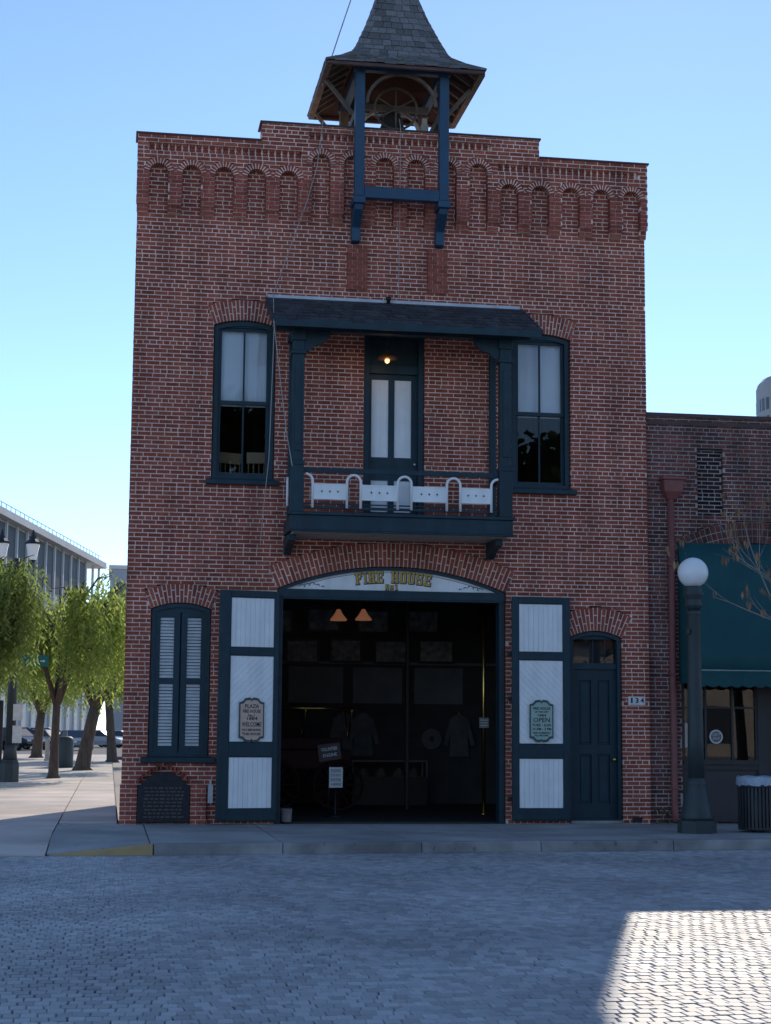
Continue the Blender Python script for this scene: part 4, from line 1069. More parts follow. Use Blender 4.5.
for k, xx in enumerate((.5, .85, 1.2, 1.5)):
    T_ = thing('fire_helmet', 'old fire helmet in the display case, number %s from the left' % ('one', 'two', 'three', 'four')[k], 'helmet', (xx, yb-.5, .55), 'helmets in the display case')
    q = MB(); q.lathe([(.17, .0), (.17, .012), (.11, .025), (.105, .09), (.07, .14), (.02, .16)], (xx, yb-.5, .552), 16); q.build('shell', 'exhibit_leather', T_)
    q = MB(); q.prism([(xx-.04, .60), (xx+.04, .60), (xx+.045, .70), (xx, .74), (xx-.045, .70)], yb-.63, yb-.60); q.build('badge', 'exhibit_cloth', T_)
# chairs upstairs behind the left window
for xc, yc, rz, lb in ((-2.62, .75, .35, 'left wooden spindle chair behind the upper left window'), (-2.16, .62, -.1, 'right wooden spindle chair behind the upper left window')):
    C_ = thing('chair', lb, 'chair', (0, 0, 0), 'chairs behind the window')
    z0 = 4.9
    q = MB(); q.box(-.2, .2, -.02, .02, z0+.88, z0+1.06); q.build('crest_rail', 'chair_wood', C_)
    q = MB(); q.box(-.21, .21, -.0, .4, z0+.43, z0+.47); q.build('seat', 'chair_wood', C_)
    for i in range(5): q = MB(); x = -.17+i*.085; q.tube([(x, .01, z0+.46), (x, 0, z0+.89)], .011, 6); q.build('spindle', 'chair_wood', C_)
    for x in (-.18, .18):
        for y_ in (.03, .37): q = MB(); q.tube([(x, y_, z0), (x, y_, z0+.44)], .017, 6); q.build('leg', 'chair_wood', C_)
    C_.location = (xc, yc, 0); C_.rotation_euler = (0, 0, rz)
q = MB(); q.box(-FW+.31, FW-.31, .33, yb-.03, 4.605, 4.9); q.build('upper_floor', 'old_wood', FH)
# balcony lamp
L_ = thing('porch_lamp', 'lit copper shaded lamp hanging above balcony door', 'lamp', (-.20, -.35, 7.40))
q = MB(); q.lathe([(.16, 0), (.165, .012), (.12, .05), (.05, .085), (.02, .14)], (-.20, -.35, 7.40), 20); q.build('shade', 'copper_shade', L_)
q = MB(); q.lathe([(.01, -.05), (.035, -.035), (.042, 0), (.02, .035)], (-.20, -.35, 7.385), 12); q.build('bulb', 'bulb', L_)
q = MB(); q.tube([(-.20, -.35, 7.54), (-.20, -.35, 8.1)], .008, 5); q.build('stem', 'black_iron', L_)
pl = bpy.data.lights.new('porch_bulb', 'POINT'); pl.energy = .5; pl.color = (1, .6, .3); pl.shadow_soft_size = .04
po = bpy.data.objects.new('porch_bulb', pl); COL.objects.link(po); po.location = (-.20, -.35, 7.30)

# ---- signs on the doors and the plaque ----------------------------
def shaped_sign(lab, c, xd, w_, h_, matn, lines):
    S = thing('painted_sign', lab, 'sign', c); nrm = Vector((xd.y, -xd.x, 0)); zd = Vector((0,0,1))
    hw, hh = w_/2, h_/2
    P = [(-hw, -hh*.80), (-hw*.72, -hh*.82), (-hw*.50, -hh*.97), (-hw*.14, -hh), (0, -hh*.93), (hw*.14, -hh), (hw*.50, -hh*.97), (hw*.72, -hh*.82), (hw, -hh*.80), (hw, hh*.78), (hw*.72, hh*.82), (hw*.50, hh*.97), (hw*.14, hh), (0, hh*.92), (-hw*.14, hh), (-hw*.50, hh*.97), (-hw*.72, hh*.82), (-hw, hh*.78)]
    def slab(k, d0, d1, mtn, nm):
        q = MB(); n_ = len(P); vs = [Vector(c)+xd*(x*k)+zd*(z*(k*.985 if k < 1 else 1))+nrm*d for d in (d1, d0) for x, z in P]
        q.add(vs, [tuple(range(n_)), tuple(range(2*n_-1, n_-1, -1))]+[(i, i+n_, (i+1) % n_+n_, (i+1) % n_) for i in range(n_)]); q.build(nm, mtn, S)
    slab(1.0, 0, .018, 'sign_edge', 'border'); slab(.90, .0181, .022, matn, 'face')
    for tx, zz, sz, wd in lines:
        text_mesh('lettering', tx, sz*h_, 'ink', S, Vector(c)+zd*(zz*h_)+nrm*.0235, xd, zd, wd*w_, .0012, .001)
    return S
xL = Vector((math.cos(aL), math.sin(aL), 0)); cL = Vector((-2.80, -.30, 0))+xL*.53+Vector((xL.y, -xL.x, 0))*.003
shaped_sign('tan painted welcome sign with dark lettering on left door leaf', (cL.x, cL.y, 1.605), xL, .40, .70, 'sign_tan',
            (('PLAZA', .30, .12, .56), ('FIRE HOUSE', .19, .10, .72), ('No.1', .10, .07, .26), ('1884', .03, .10, .42), ('WELCOME', -.10, .14, .78), ('NO SMOKING', -.22, .07, .74), ('THIS HOUSE', -.31, .08, .74)))
shaped_sign('grey green painted opening hours sign on right door leaf', (1.915+.475, -.126, 1.63), Vector((1,0,0)), .39, .68, 'sign_green',
            (('FIRE HOUSE', .29, .09, .74), ('OF THE CITY', .21, .06, .60), ('1884', .13, .07, .36), ('OPEN', .02, .15, .70), ('TUES - SUN', -.10, .08, .78), ('10 AM - 3 PM', -.19, .08, .78), ('FREE ADMISSION', -.28, .05, .72), ('ALL WELCOME', -.34, .05, .56)))
PQ = thing('bronze_plaque', 'dark bronze memorial plaque with arched top in brick surround by the corner', 'plaque', (-3.6, 0, 0))
def plaque_outline(w_, zt_, zs_, z0):
    pts = [(-3.60-w_, z0), (-3.60+w_, z0), (-3.60+w_, zs_)]
    for i in range(13):
        t = i/12; x = w_*(1-2*t)*.86; pts.append((-3.60+x, zs_+.03+(zt_-zs_-.03)*math.cos(math.pi/2*abs(1-2*t))**.8))
    pts.append((-3.60-w_, zs_)); return pts
q = MB(); q.prism(plaque_outline(.40, .80, .58, .02), -.10, -.03); bevel(q.build('plate', 'bronze', PQ), .01, 2)
q = MB()
for i in range(9):
    z = .10+i*.055; x = -3.60-.31+R_.uniform(0, .02)
    while x < -3.60+.28:
        wv = R_.uniform(.03, .09); q.box(x, min(x+wv, -3.29), -.106, -.099, z, z+.022); x += wv+.022
q.build('relief_text', 'bronze_text', PQ, 'stuff')
q = MB(); q.prism([(p[0], p[1]) for p in plaque_outline(.10, .80, .70, .66)], -.112, -.099); q.build('relief_emblem', 'bronze', PQ)
q = MB(); q.box(-4.265, -4.01, -.088, -.01, 0, .60); q.box(-3.19, -2.95, -.088, -.01, 0, .60); q.build('mortar', 'mortar', PQ)
for xa, xb in ((-4.27, -4.01), (-3.19, -2.945)):
    for i in range(9):
        z = i*CRS
        cuts = [(xa, xa+.165), (xa+.177, xb)] if i % 2 else [(xa, xa+.08), (xa+.092, xb)]
        for a, b in cuts: p = MB(); p.box(a, b, -.097+R_.uniform(-.002, .002), -.02, z+.006, z+CRS-.006); p.build('brick', BR, PQ)
for sgn in (-1, 1):                              # curved brick edging over the shoulders
    for i in range(7):
        t0, t1 = i/7, (i+1)/7
        def sp(t, o_):
            x = -3.60+sgn*(.40*(1-t)*1.0+.02); z = .60+.225*math.sin(math.pi/2*t)+o_; return (x, z)
        p = MB(); pl_ = [sp(t0+.03, .008), sp(t1-.03, .008), sp(t1-.03, .075), sp(t0+.03, .075)]
        if sgn > 0: pl_ = pl_[::-1]
        p.prism(pl_, -.088, .0); p.build('brick', BR, PQ)

# ================================================================== neighbouring building
NB = thing('shop_building', 'lower dark brick shop building with green awning beside fire house', 'building', (4.26, .1, 0))
NYF, NX0, NX1, NZ = .08, 4.262, 13.0, 6.72
A_s = Arch(6.14, 1.32, 0, 4.26, .36, .36)
REC = Rect(5.15, 5.60, 5.05, 6.18)
nm_, nr_, nk_, nsg = MB(), MB(), MB(), []
def put_n(x0, x1, y0, y1, z0, z1):
    if x0 < 4.75 and z0 < 4.6 and len(nsg) < 258: nsg.append((x0, x1, y0, y1, z0, z1))
    else: nr_.box(x0, x1, y0, y1, z0, z1)
bricks((NX0, NX1), 0, NZ, NYF, lambda z: [h for h in (A_s.hole(z), REC.hole(z)) if h], put_n, nm_, mdepth=.3, ph=2)
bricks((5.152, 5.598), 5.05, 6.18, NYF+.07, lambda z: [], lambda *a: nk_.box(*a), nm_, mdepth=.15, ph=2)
A_s.backing(nm_, NYF+.003, NYF+.298)
for ring in range(3):
    a2 = Arch(A_s.xc, A_s.h, 0, A_s.zs, A_s.rise, .36); n_ = 33; da = 2*a2.a0/n_
    for i in range(n_):
        a = -a2.a0+da*i; r0 = a2.R+ring*.12+.006; r1 = r0+.108; e = .006/r0
        p = [a2.pt(a+e, r0), a2.pt(a+da-e, r0), a2.pt(a+da-e, r1), a2.pt(a+e, r1)]
        if ring < 2 or 1: nr_.prism(p, NYF-.003+R_.uniform(-.003, .002), NYF+.1)
nm_.box(NX0, NX0+.3, NYF+.31, 9, 0, NZ-.3); nm_.box(NX1-.3, NX1, NYF+.31, 9, 0, NZ-.3); nm_.box(NX0+.3, NX1-.3, 8.7, 9, 0, NZ-.3); nm_.box(NX0+.3, NX1-.3, NYF+.31, 8.7, 6.0, 6.2)
nm_.build('wall', 'mortar_grey', NB)
for s in nsg: q = MB(); q.box(*s); q.build('brick', BRD, NB)
nr_.build('bricks', BRD, NB, 'stuff'); nk_.build('blackened_bricks', BRK, NB, 'stuff')
q = MB(); q.box(NX0, NX1, NYF-.03, NYF+.33, NZ, NZ+.06); q.box(NX0, NX1, NYF-.018, NYF-.004, NZ-.14, NZ-.075); q.build('coping', 'coping', NB)
# shopfront
q = MB(); y0_ = .16
q.box(4.825, 4.86, y0_, y0_+.1, 0, 4.3); q.box(4.86, 7.45, y0_, y0_+.1, .02, .12)
q.box(6.15, 6.33, y0_-.01, y0_+.1, .12, 3.6); q.box(4.86, 6.15, y0_, y0_+.1, .86, 1.02); q.box(4.86, 6.15, y0_, y0_+.1, 2.75, 4.2); q.box(4.86, 6.15, y0_-.03, y0_, .95, 1.0)
q.box(6.33, 7.45, y0_, y0_+.1, 2.75, 4.2)
SH = q.build('shopfront', 'shopfront', NB)
q = MB(); q.box(4.86, 6.15, y0_+.03, y0_+.08, .12, .86); q.build('stall_riser', 'shop_panel', SH)
q = MB()
for xx in (4.86, 5.24, 5.70, 6.115): q.box(xx, xx+.035, y0_+.01, y0_+.07, 1.02, 2.75)
for zz in (1.86, 2.70): q.box(4.895, 6.115, y0_+.012, y0_+.068, zz, zz+.035)
q.build('glazing_bars', 'shopfront', SH)
for xa, xb in ((4.895, 5.24), (5.275, 5.70), (5.735, 6.115)):
    for za, zb_ in ((1.02, 1.86), (1.895, 2.70)):
        q = MB(); t = R_.uniform(-.004, .004); q.add([(xa, y0_+.04, za), (xb, y0_+.04+t, za), (xb, y0_+.04+t, zb_), (xa, y0_+.04, zb_)], [(0,1,2,3)]); q.build('pane', 'shop_glass', SH)
q = MB(); q.box(6.33, 7.45, y0_+.03, y0_+.08, .12, 2.75); q.build('shop_door', 'shop_panel', SH)
q = MB(); q.box(4.6, 8.0, 2.6, 2.65, 0, 4.2); q.box(4.6, 8.0, .4, 2.6, .0, .012); q.box(4.6, 8, .4, 2.6, 4.2, 4.25); q.box(4.57, 4.6, .4, 2.6, 0, 4.2); q.build('shop_interior', 'interior_wall', NB)
T_ = thing('window_sticker', 'round white sticker on the shop window', 'sticker', (5.44, y0_+.03, 1.42))
q = MB(); q.lathe([(.115, 0), (.115, .004)], n=24, smooth=False); q.v = [(5.44+vx, y0_+.034-vz, 1.40+vy) for vx, vy, vz in q.v]; q.build('disc', 'plate_white', T_)
q = MB(); q.lathe([(.09, 0), (.09, .002)], n=24, smooth=False); q.v = [(5.44+vx, y0_+.0295-vz, 1.40+vy) for vx, vy, vz in q.v]; q.build('ring', 'interior_pale', T_)
text_mesh('lettering', 'GIFT', .07, 'plate_white', T_, (5.44, y0_+.026, 1.43), width=.13); text_mesh('lettering', 'SHOP', .06, 'plate_white', T_, (5.44, y0_+.026, 1.37), width=.12)
q = MB(); q.box(4.90, 5.0, y0_+.05, y0_+.053, 1.22, 1.62); tag(q.build('paper_notice', 'plate_white', None), 'narrow white paper notice in left pane of shop window', 'notice')
# awning
AX0, AX1, AY = 4.78, 8.2, -.68
AW = thing('awning', 'dark green canvas shop awning with scalloped valance', 'awning', (4.78, NYF, 2.2))
q = MB(); n_ = 22; vs = []; zt_, zl = 4.60, 2.46
for i in range(n_+1):
    x = AX0+(AX1-AX0)*i/n_
    for j in range(7):
        t = j/6; sag = -.03*math.sin(math.pi*t)*(abs(math.sin(math.pi*i/5.5)))
        vs.append((x, NYF-.012+(AY-NYF+.012)*t, zt_+(zl-zt_)*t+sag))
fs = [(i*7+j, i*7+j+1, i*7+8+j, i*7+7+j) for i in range(n_) for j in range(6)]
q.sm = True; q.add(vs, fs); o = q.build('canopy', 'awning', AW); sd_ = o.modifiers.new('thick', 'SOLIDIFY'); sd_.thickness = .006
q = MB(); vs = []; nn = 68
for i in range(nn+1):
    x = AX0+(AX1-AX0)*i/nn; dz = .035*abs(math.sin(math.pi*i/4)); vs += [(x, AY-.004+.006*math.sin(i*.9), zl-.005), (x, AY-.004+.012*math.sin(i*.9), zl-.24-dz)]
q.add(vs, [(2*i, 2*i+1, 2*i+3, 2*i+2) for i in range(nn)]); o = q.build('valance', 'awning', AW); sd_ = o.modifiers.new('thick', 'SOLIDIFY'); sd_.thickness = .005
q = MB(); q.tube([(AX0, AY-.012, zl), (AX1, AY-.012, zl)], .011, 6); q.build('valance_piping', 'awning_trim', AW)
q = MB(); q.add([(AX0, NYF-.012, zt_), (AX0, NYF-.012, zl-.2), (AX0, AY, zl-.2), (AX0, AY, zl)], [(0,1,2,3)]); o = q.build('side_panel', 'awning', AW); sd_ = o.modifiers.new('thick', 'SOLIDIFY'); sd_.thickness = .005
q = MB(); q.tube([(AX0+.03, NYF-.02, zl+.0), (AX0+.03, AY+.02, zl+.0)], .015, 6); q.tube([(AX1-.03, NYF-.02, zl), (AX1-.03, AY+.02, zl)], .015, 6); q.tube([(AX0+.03, AY+.015, zl-.01), (AX1-.03, AY+.015, zl-.01)], .015, 6); q.build('frame', 'black_iron', AW)
# downspout
DS = thing('downspout', 'red brown downspout with funnel head between the two buildings', 'downspout', (4.65, NYF, 0))
def frustum(mb, x, y1, z0, z1, w0, w1, d0, d1):
    mb.add([(x-w0, y1-d0, z0), (x+w0, y1-d0, z0), (x+w0, y1, z0), (x-w0, y1, z0), (x-w1, y1-d1, z1), (x+w1, y1-d1, z1), (x+w1, y1, z1), (x-w1, y1, z1)], [(0,3,2,1), (4,5,6,7), (0,1,5,4), (1,2,6,5), (2,3,7,6), (3,0,4,7)])
q = MB(); frustum(q, 4.665, NYF-.005, 5.42, 5.62, .155, .18, .20, .23); frustum(q, 4.665, NYF-.005, 5.30, 5.42, .075, .15, .12, .20); q.box(4.665-.205, 4.665+.205, NYF-.26, NYF-.005, 5.62, 5.67); bevel(q.build('funnel_head', 'downspout', DS), .008, 1)
q = MB(); q.tube([(4.65, NYF-.075, 5.32), (4.65, NYF-.075, .28), (4.65, NYF-.09, .16), (4.65, NYF-.14, .03)], .055, 14); q.build('pipe', 'downspout', DS)
for z in (.55, 2.4, 4.2): q = MB(); q.box(4.575, 4.725, NYF-.14, NYF-.008, z, z+.03); q.build('strap', 'downspout', DS)
q = MB()
for i in range(50):
    x, z = R_.uniform(4.30, 4.52), R_.uniform(.0, .26); y_ = R_.uniform(-.14, .02); a = R_.uniform(0, 6.3); l = R_.uniform(.02, .045)
    q.add([(x, y_, z), (x+l*math.cos(a), y_-.01, z+l*math.sin(a)*.5), (x+l*1.6*math.cos(a+.3), y_-.02, z+l*.7), (x+l*math.cos(a+.9), y_, z+l*.6)], [(0,1,2,3)])
tag(q.build('weed', 'weed_leaf', None, 'stuff'), 'small dark weed growing at foot of downspout', 'plant')

# ================================================================== street furniture
LX, LY = 4.13, -2.50
LP = thing('street_lamp', 'dark green street lamp with white globe on fluted base near kerb', 'street lamp', (LX, LY, 0))
q = MB(); q.lathe([(.285, 0), (.285, .17), (.27, .185)], (LX, LY, .002), 8, False); q.build('plinth', 'lamp_green', LP)
q = MB(); q.lathe([(.235, .188), (.24, .23), (.225, .30), (.20, .44), (.165, .60), (.145, .68), (.15, .70), (.15, .74), (.128, .77), (.125, .80)], (LX, LY, 0), 24); q.build('base', 'lamp_green', LP)
q = MB(); q.lathe([(.122, .80), (.118, 1.4), (.108, 2.3), (.096, 3.20), (.10, 3.21), (.11, 3.23), (.10, 3.26), (.085, 3.28)], (LX, LY, 0), 16); q.build('shaft', 'lamp_green', LP)
q = MB(); q.lathe([(.085, 3.28), (.125, 3.34), (.135, 3.38), (.11, 3.41), (.115, 3.45), (.15, 3.50), (.155, 3.54), (.12, 3.57), (.14, 3.60), (.13, 3.635)], (LX, LY, 0), 24); q.build('collar', 'lamp_green', LP)
q = MB(); q.lathe([(.02, -.227)]+[(.228*math.cos(t), .228*math.sin(t)) for t in [rad(-75+i*10.0) for i in range(16)]]+[(.02, .2275)], (LX, LY, 3.845), 32); q.build('globe', 'globe', LP)
q = MB(); q.box(LX-.15, LX-.10, LY-.1, LY-.05, 2.92, 3.0); q.build('sensor', 'bin_metal', LP)
CX, CY = 5.16, -2.30
TB = thing('litter_bin', 'dark slatted metal litter bin with pale plastic liner on sidewalk', 'bin', (CX, CY, 0))
q = MB(); q.lathe([(.255, .03), (.27, .05), (.28, .70), (.27, .70), (.26, .06)], (CX, CY, 0), 28); q.build('drum', 'black_iron', TB)
q = MB(); q.lathe([(.30, 0), (.30, .035), (.285, .04)], (CX, CY, .035), 28); q.lathe([(.10, 0), (.10, .035)], (CX, CY, .0), 12); q.build('base', 'bin_metal', TB)
q = MB(); q.lathe([(.305, 0), (.312, .015), (.305, .03), (.285, .03)], (CX, CY, .66), 28); q.build('rim', 'bin_metal', TB)
n_ = 34
for i in range(n_):
    a = 2*math.pi*i/n_; q = MB(); d = Vector((math.cos(a), math.sin(a), 0)); t = Vector((-d.y, d.x, 0))
    q.obox(Vector((CX, CY, .365))+d*.293, t, d, Vector((0,0,1)), .017, .006, .30); q.build('slat', 'bin_metal', TB)
q = MB(); vs = []; n_ = 40
for j, (rr, zz) in enumerate(((.316, .69), (.318, .74), (.314, .80), (.29, .825), (.26, .80), (.24, .72))):
    for i in range(n_):
        a = 2*math.pi*i/n_; w_ = .008*math.sin(i*2.3+j)+.006*math.sin(i*3.9); zz2 = zz+.007*math.sin(i*1.1+j*.7)+(.02*math.sin(i*2.9)*math.sin(i*.7) if j == 0 else 0)
        vs.append((CX+(rr+w_)*math.cos(a), CY+(rr+w_)*math.sin(a), zz2))
q.sm = True; q.add(vs, [(j*n_+i, j*n_+(i+1) % n_, (j+1)*n_+(i+1) % n_, (j+1)*n_+i) for j in range(5) for i in range(n_)]); q.build('liner', 'liner', TB)

# bare branches reaching in from a street tree standing to the right of the view
ST = thing('bare_tree', 'nearly bare street tree branches with dry pods in front of green awning', 'tree', (6.7, -1.7, 0))
tr_ = MB(); lf_ = MB()
tr_.tube([(6.7, -1.7, 0), (6.66, -1.72, 1.4), (6.58, -1.7, 2.4), (6.45, -1.68, 3.1)], [.11, .09, .08, .065], 9)
tips = []
def twig(p, d, l, r_, depth):
    pts = [Vector(p)]; dd = Vector(d).normalized(); n2 = 6; rs = [r_]
    for i in range(n2):
        dd = (dd+Vector((R_.uniform(-.22, .22), R_.uniform(-.18, .18), R_.uniform(-.10, .20)))).normalized(); pts.append(pts[-1]+dd*l/n2); rs.append(r_*(1-.75*(i+1)/n2))
    tr_.tube(pts, rs, 5)
    if depth > 0:
        for k in range(3):
            i = R_.randint(1, n2-1); nd = (dd+Vector((R_.uniform(-.9, .7), R_.uniform(-.5, .5), R_.uniform(-.2, .9)))).normalized(); twig(pts[i], nd, l*R_.uniform(.4, .6), rs[i]*.7, depth-1)
    else:
        for k in range(3): tips.append(pts[R_.randint(2, n2)])
twig((6.45, -1.68, 3.1), (-1, .1, .25), 1.75, .02, 2); twig((6.46, -1.68, 3.05), (-.9, .2, .75), 1.9, .02, 2); twig((6.52, -1.7, 2.7), (-.75, .35, 1.25), 2.5, .022, 2); twig((6.45, -1.68, 3.1), (.6, .2, 1), 2.0, .04, 1)
for p in tips:
    if R_.random() < .8:
        for k in range(R_.randint(1, 4)):
            l = R_.uniform(.07, .17); w_ = l*.17; a = R_.uniform(0, 3.1); o_ = Vector(p)+Vector((R_.uniform(-.03, .03), R_.uniform(-.03, .03), 0)); dx = Vector((math.cos(a), math.sin(a), 0))*w_
            lf_.add([o_, o_+dx-Vector((0,0,l*.5)), o_-Vector((0,0,l)), o_-dx-Vector((0,0,l*.5))], [(0,1,2,3)])
tr_.build('trunk', 'twig', ST); lf_.build('dry_pods', 'dry_leaf', ST, 'stuff')

# ================================================================== left background
def pepper_mesh(seed, H, spread, trunk, lean=(0, 0), strands=11, nbr=46, leaf=.25):
    """drooping pepper tree; returns (trunk MB, crown MB), base at the origin"""
    r = random.Random(seed); tm, cm = MB(), MB(); ends = []
    fork = H*.34
    base = Vector((lean[0]*.4, lean[1]*.4, fork))
    tm.tube([(0, 0, -.03), (0, 0, .12), (lean[0]*.1, lean[1]*.1, fork*.35), (lean[0]*.25, lean[1]*.25, fork*.7), base], [trunk*1.75, trunk*1.2, trunk, trunk*.9, trunk*.85], 10)
    nl = 4
    for i in range(nl):
        a = 2*math.pi*(i+r.uniform(-.25, .25))/nl; rr = spread*r.uniform(.45, .7)
        p1 = base+Vector((math.cos(a)*rr*.35, math.sin(a)*rr*.35, H*.18)); p2 = base+Vector((math.cos(a)*rr*.75, math.sin(a)*rr*.75, H*.36)); p3 = base+Vector((math.cos(a)*rr*1.1, math.sin(a)*rr*1.1, H*.5))
        tm.tube([base-Vector((0, 0, .1)), p1, p2, p3], [trunk*.7, trunk*.52, trunk*.34, trunk*.12], 7)
        for k in range(nbr//nl):
            t = r.uniform(.15, 1); s_ = p1.lerp(p3, t); b = a+r.uniform(-1.3, 1.3); l = spread*r.uniform(.25, .6)
            e_ = s_+Vector((math.cos(b)*l, math.sin(b)*l, r.uniform(-.10, .22)*H)); e_.z = min(e_.z, H*r.uniform(.84, .97))
            md_ = s_.lerp(e_, .55)+Vector((0, 0, .25)); tm.tube([s_, md_, e_], [.035, .022, .008], 5); ends.append((s_, md_, e_))
    for s_, md_, e_ in ends:
        for k in range(strands):
            t = r.uniform(.25, 1); p = (md_.lerp(e_, (t-.5)*2) if t > .5 else s_.lerp(md_, t*2))+Vector((r.gauss(0, .22), r.gauss(0, .22), r.gauss(0, .12)))
            L = r.uniform(.6, 2.3)*min(1.0, H/6); n2 = int(L/.11); d = Vector((r.uniform(-.5, .5), r.uniform(-.5, .5), r.uniform(.0, .5)))
            for j in range(n2):
                d = (d*.72+Vector((r.uniform(-.07, .07), r.uniform(-.07, .07), -.42))); st__ = d.normalized()*.11; p = p+st__
                if p.z < H*.36+.5*math.sin(p.x*2.1+p.y*1.7): break
                for side in (-1, 1):
                    a = r.uniform(0, 6.28); o_ = Vector((math.cos(a), math.sin(a), -.9)).normalized()*leaf*r.uniform(.6, 1.1); wd = Vector((-math.sin(a), math.cos(a), 0))*leaf*.12
                    cm.add([p, p+o_*.5+wd, p+o_, p+o_*.5-wd], [(0,1,2,3)])
    return tm, cm
def tree_data(name, mbs, leafmat): return mbs[0].mesh('trunk', 'bark'), mbs[1].mesh('crown', leafmat)
PA = tree_data('a', pepper_mesh(3, 6.4, 2.2, .13, (.1, 0), 8, 70), 'pepper_leaf')
PB = tree_data('b', pepper_mesh(11, 6.6, 2.8, .24, (1.0, .2), 8, 74), 'pepper_leaf')
PC = tree_data('c', pepper_mesh(23, 7.5, 3.0, .2, (-.5, .3), 8, 74), 'pepper_leaf_dark')
PD_ = tree_data('d', pepper_mesh(31, 6.9, 2.5, .16, (.3, 0), 13, 74), 'pepper_leaf_dark')
def plant_tree(data, loc, rz, sc, lab):
    T_ = thing('pepper_tree', lab, 'tree', loc, 'drooping pepper trees beside the fire house'); T_.rotation_euler = (0, 0, rz); T_.scale = (sc,)*3
    for nm, me in zip(('trunk', 'crown'), data): link_mesh(nm, me, T_)
plant_tree(PA, (-6.05, 24.6, 0), .4, 1.0, 'slender upright pepper tree with forked trunk nearest the fire house')
plant_tree(PB, (-5.35, 34.7, 0), .1, 1.0, 'stout pepper tree with swollen base leaning toward the fire house')
plant_tree(PC, (-4.3, 50, 0), 1.0, 1.0, 'leaning pepper tree trunk behind the stout one')
plant_tree(PA, (-2.9, 56, 0), 2.2, 1.15, 'pepper tree trunk half hidden by the brick corner')
plant_tree(PD_, (-8.45, 16.0, 0), 2.9, .90, 'pepper tree whose dark crown hangs behind the lantern post')
plant_tree(PC, (-9.9, 44, 0), 4.0, 1.0, 'pepper tree further back at left edge of view')
plant_tree(PB, (-8.0, 60, 0), 5.0, 1.0, 'distant pepper tree between the parked cars and plaza')
# lantern post
QX, QY = -7.10, 20.7
LN = thing('lantern_post', 'dark iron post with two lanterns, banners and green street sign', 'street lamp', (QX, QY, 0))
q = MB(); q.lathe([(.27, 0), (.27, .5), (.24, .55), (.22, .60)], (QX, QY, 0), 8, False); q.lathe([(.20, .6), (.17, .9), (.15, 1.0)], (QX, QY, 0), 14); q.build('base', 'lamp_green', LN)
q = MB(); q.lathe([(.14, 1.0), (.12, 3), (.09, 5.6), (.07, 6.1)], (QX, QY, 0), 12); q.build('shaft', 'lamp_green', LN)
q = MB(); q.tube([(QX-.42, QY, 6.0), (QX-.3, QY, 5.85), (QX, QY, 5.9), (QX+.3, QY, 5.85), (QX+.42, QY, 6.0)], .03, 6); q.build('cross_arm', 'lamp_green', LN)
for s in (-1, 1):
    x = QX+s*.42
    q = MB(); q.lathe([(.05, 6.0), (.10, 6.06)], (x, QY, 0), 8, False); q.lathe([(.24, 6.50), (.20, 6.56), (.09, 6.66), (.05, 6.78), (.02, 6.9)], (x, QY, 0), 8, False); q.build('lantern_cap', 'black_iron', LN)
    q = MB(); q.lathe([(.10, 6.061), (.20, 6.499)], (x, QY, 0), 8, False); q.build('lantern_glass', 'globe', LN)
q = MB(); q.box(QX+.05, QX+.30, QY-.16, QY-.14, 1.66, 2.10); q.box(QX+.05, QX+.30, QY-.16, QY-.14, 1.05, 1.52); q.build('paper_bill', 'plate_white', LN)
q = MB(); q.box(QX-.42, QX-.22, QY-.05, QY+.05, 0.02, 2.2); q.build('control_cabinet', 'black_iron', LN)
q = MB(); q.box(QX+.08, QX+.95, QY-.03, QY-.015, 3.13, 3.44); o = q.build('street_sign', 'sign_teal', LN)
q = MB(); q.prism([(QX+.50, 3.28), (QX+.56, 3.24), (QX+.56, 3.265), (QX+.68, 3.265), (QX+.68, 3.295), (QX+.56, 3.295), (QX+.56, 3.32)], -.001, .001); q.prism([(QX+.86, 3.28), (QX+.80, 3.32), (QX+.80, 3.295), (QX+.72, 3.295), (QX+.72, 3.265), (QX+.80, 3.265), (QX+.80, 3.24)], -.001, .001)
q.v = [(a, QY-.033+b, c) for a, b, c in q.v]; q.build('arrow_marks', 'plate_white', LN)
BO = thing('bollard', 'short pale concrete bollard on the sunlit plaza', 'bollard', (-7.2, 52, 0))
q = MB(); q.lathe([(.14, 0), (.14, .06), (.11, .1), (.10, .85), (.13, .88), (.13, .95), (.08, 1.02)], (-7.2, 52, 0), 12); q.build('shaft', 'pale_wood', BO)
GB = thing('plaza_bin', 'green litter bin behind the stout tree', 'bin', (-6.1, 38.5, 0))
q = MB(); q.lathe([(.32, 0), (.34, .05), (.36, 1.0), (.30, 1.12), (.2, 1.16)], (-6.1, 38.5, 0), 16); q.build('drum', 'lamp_green', GB)

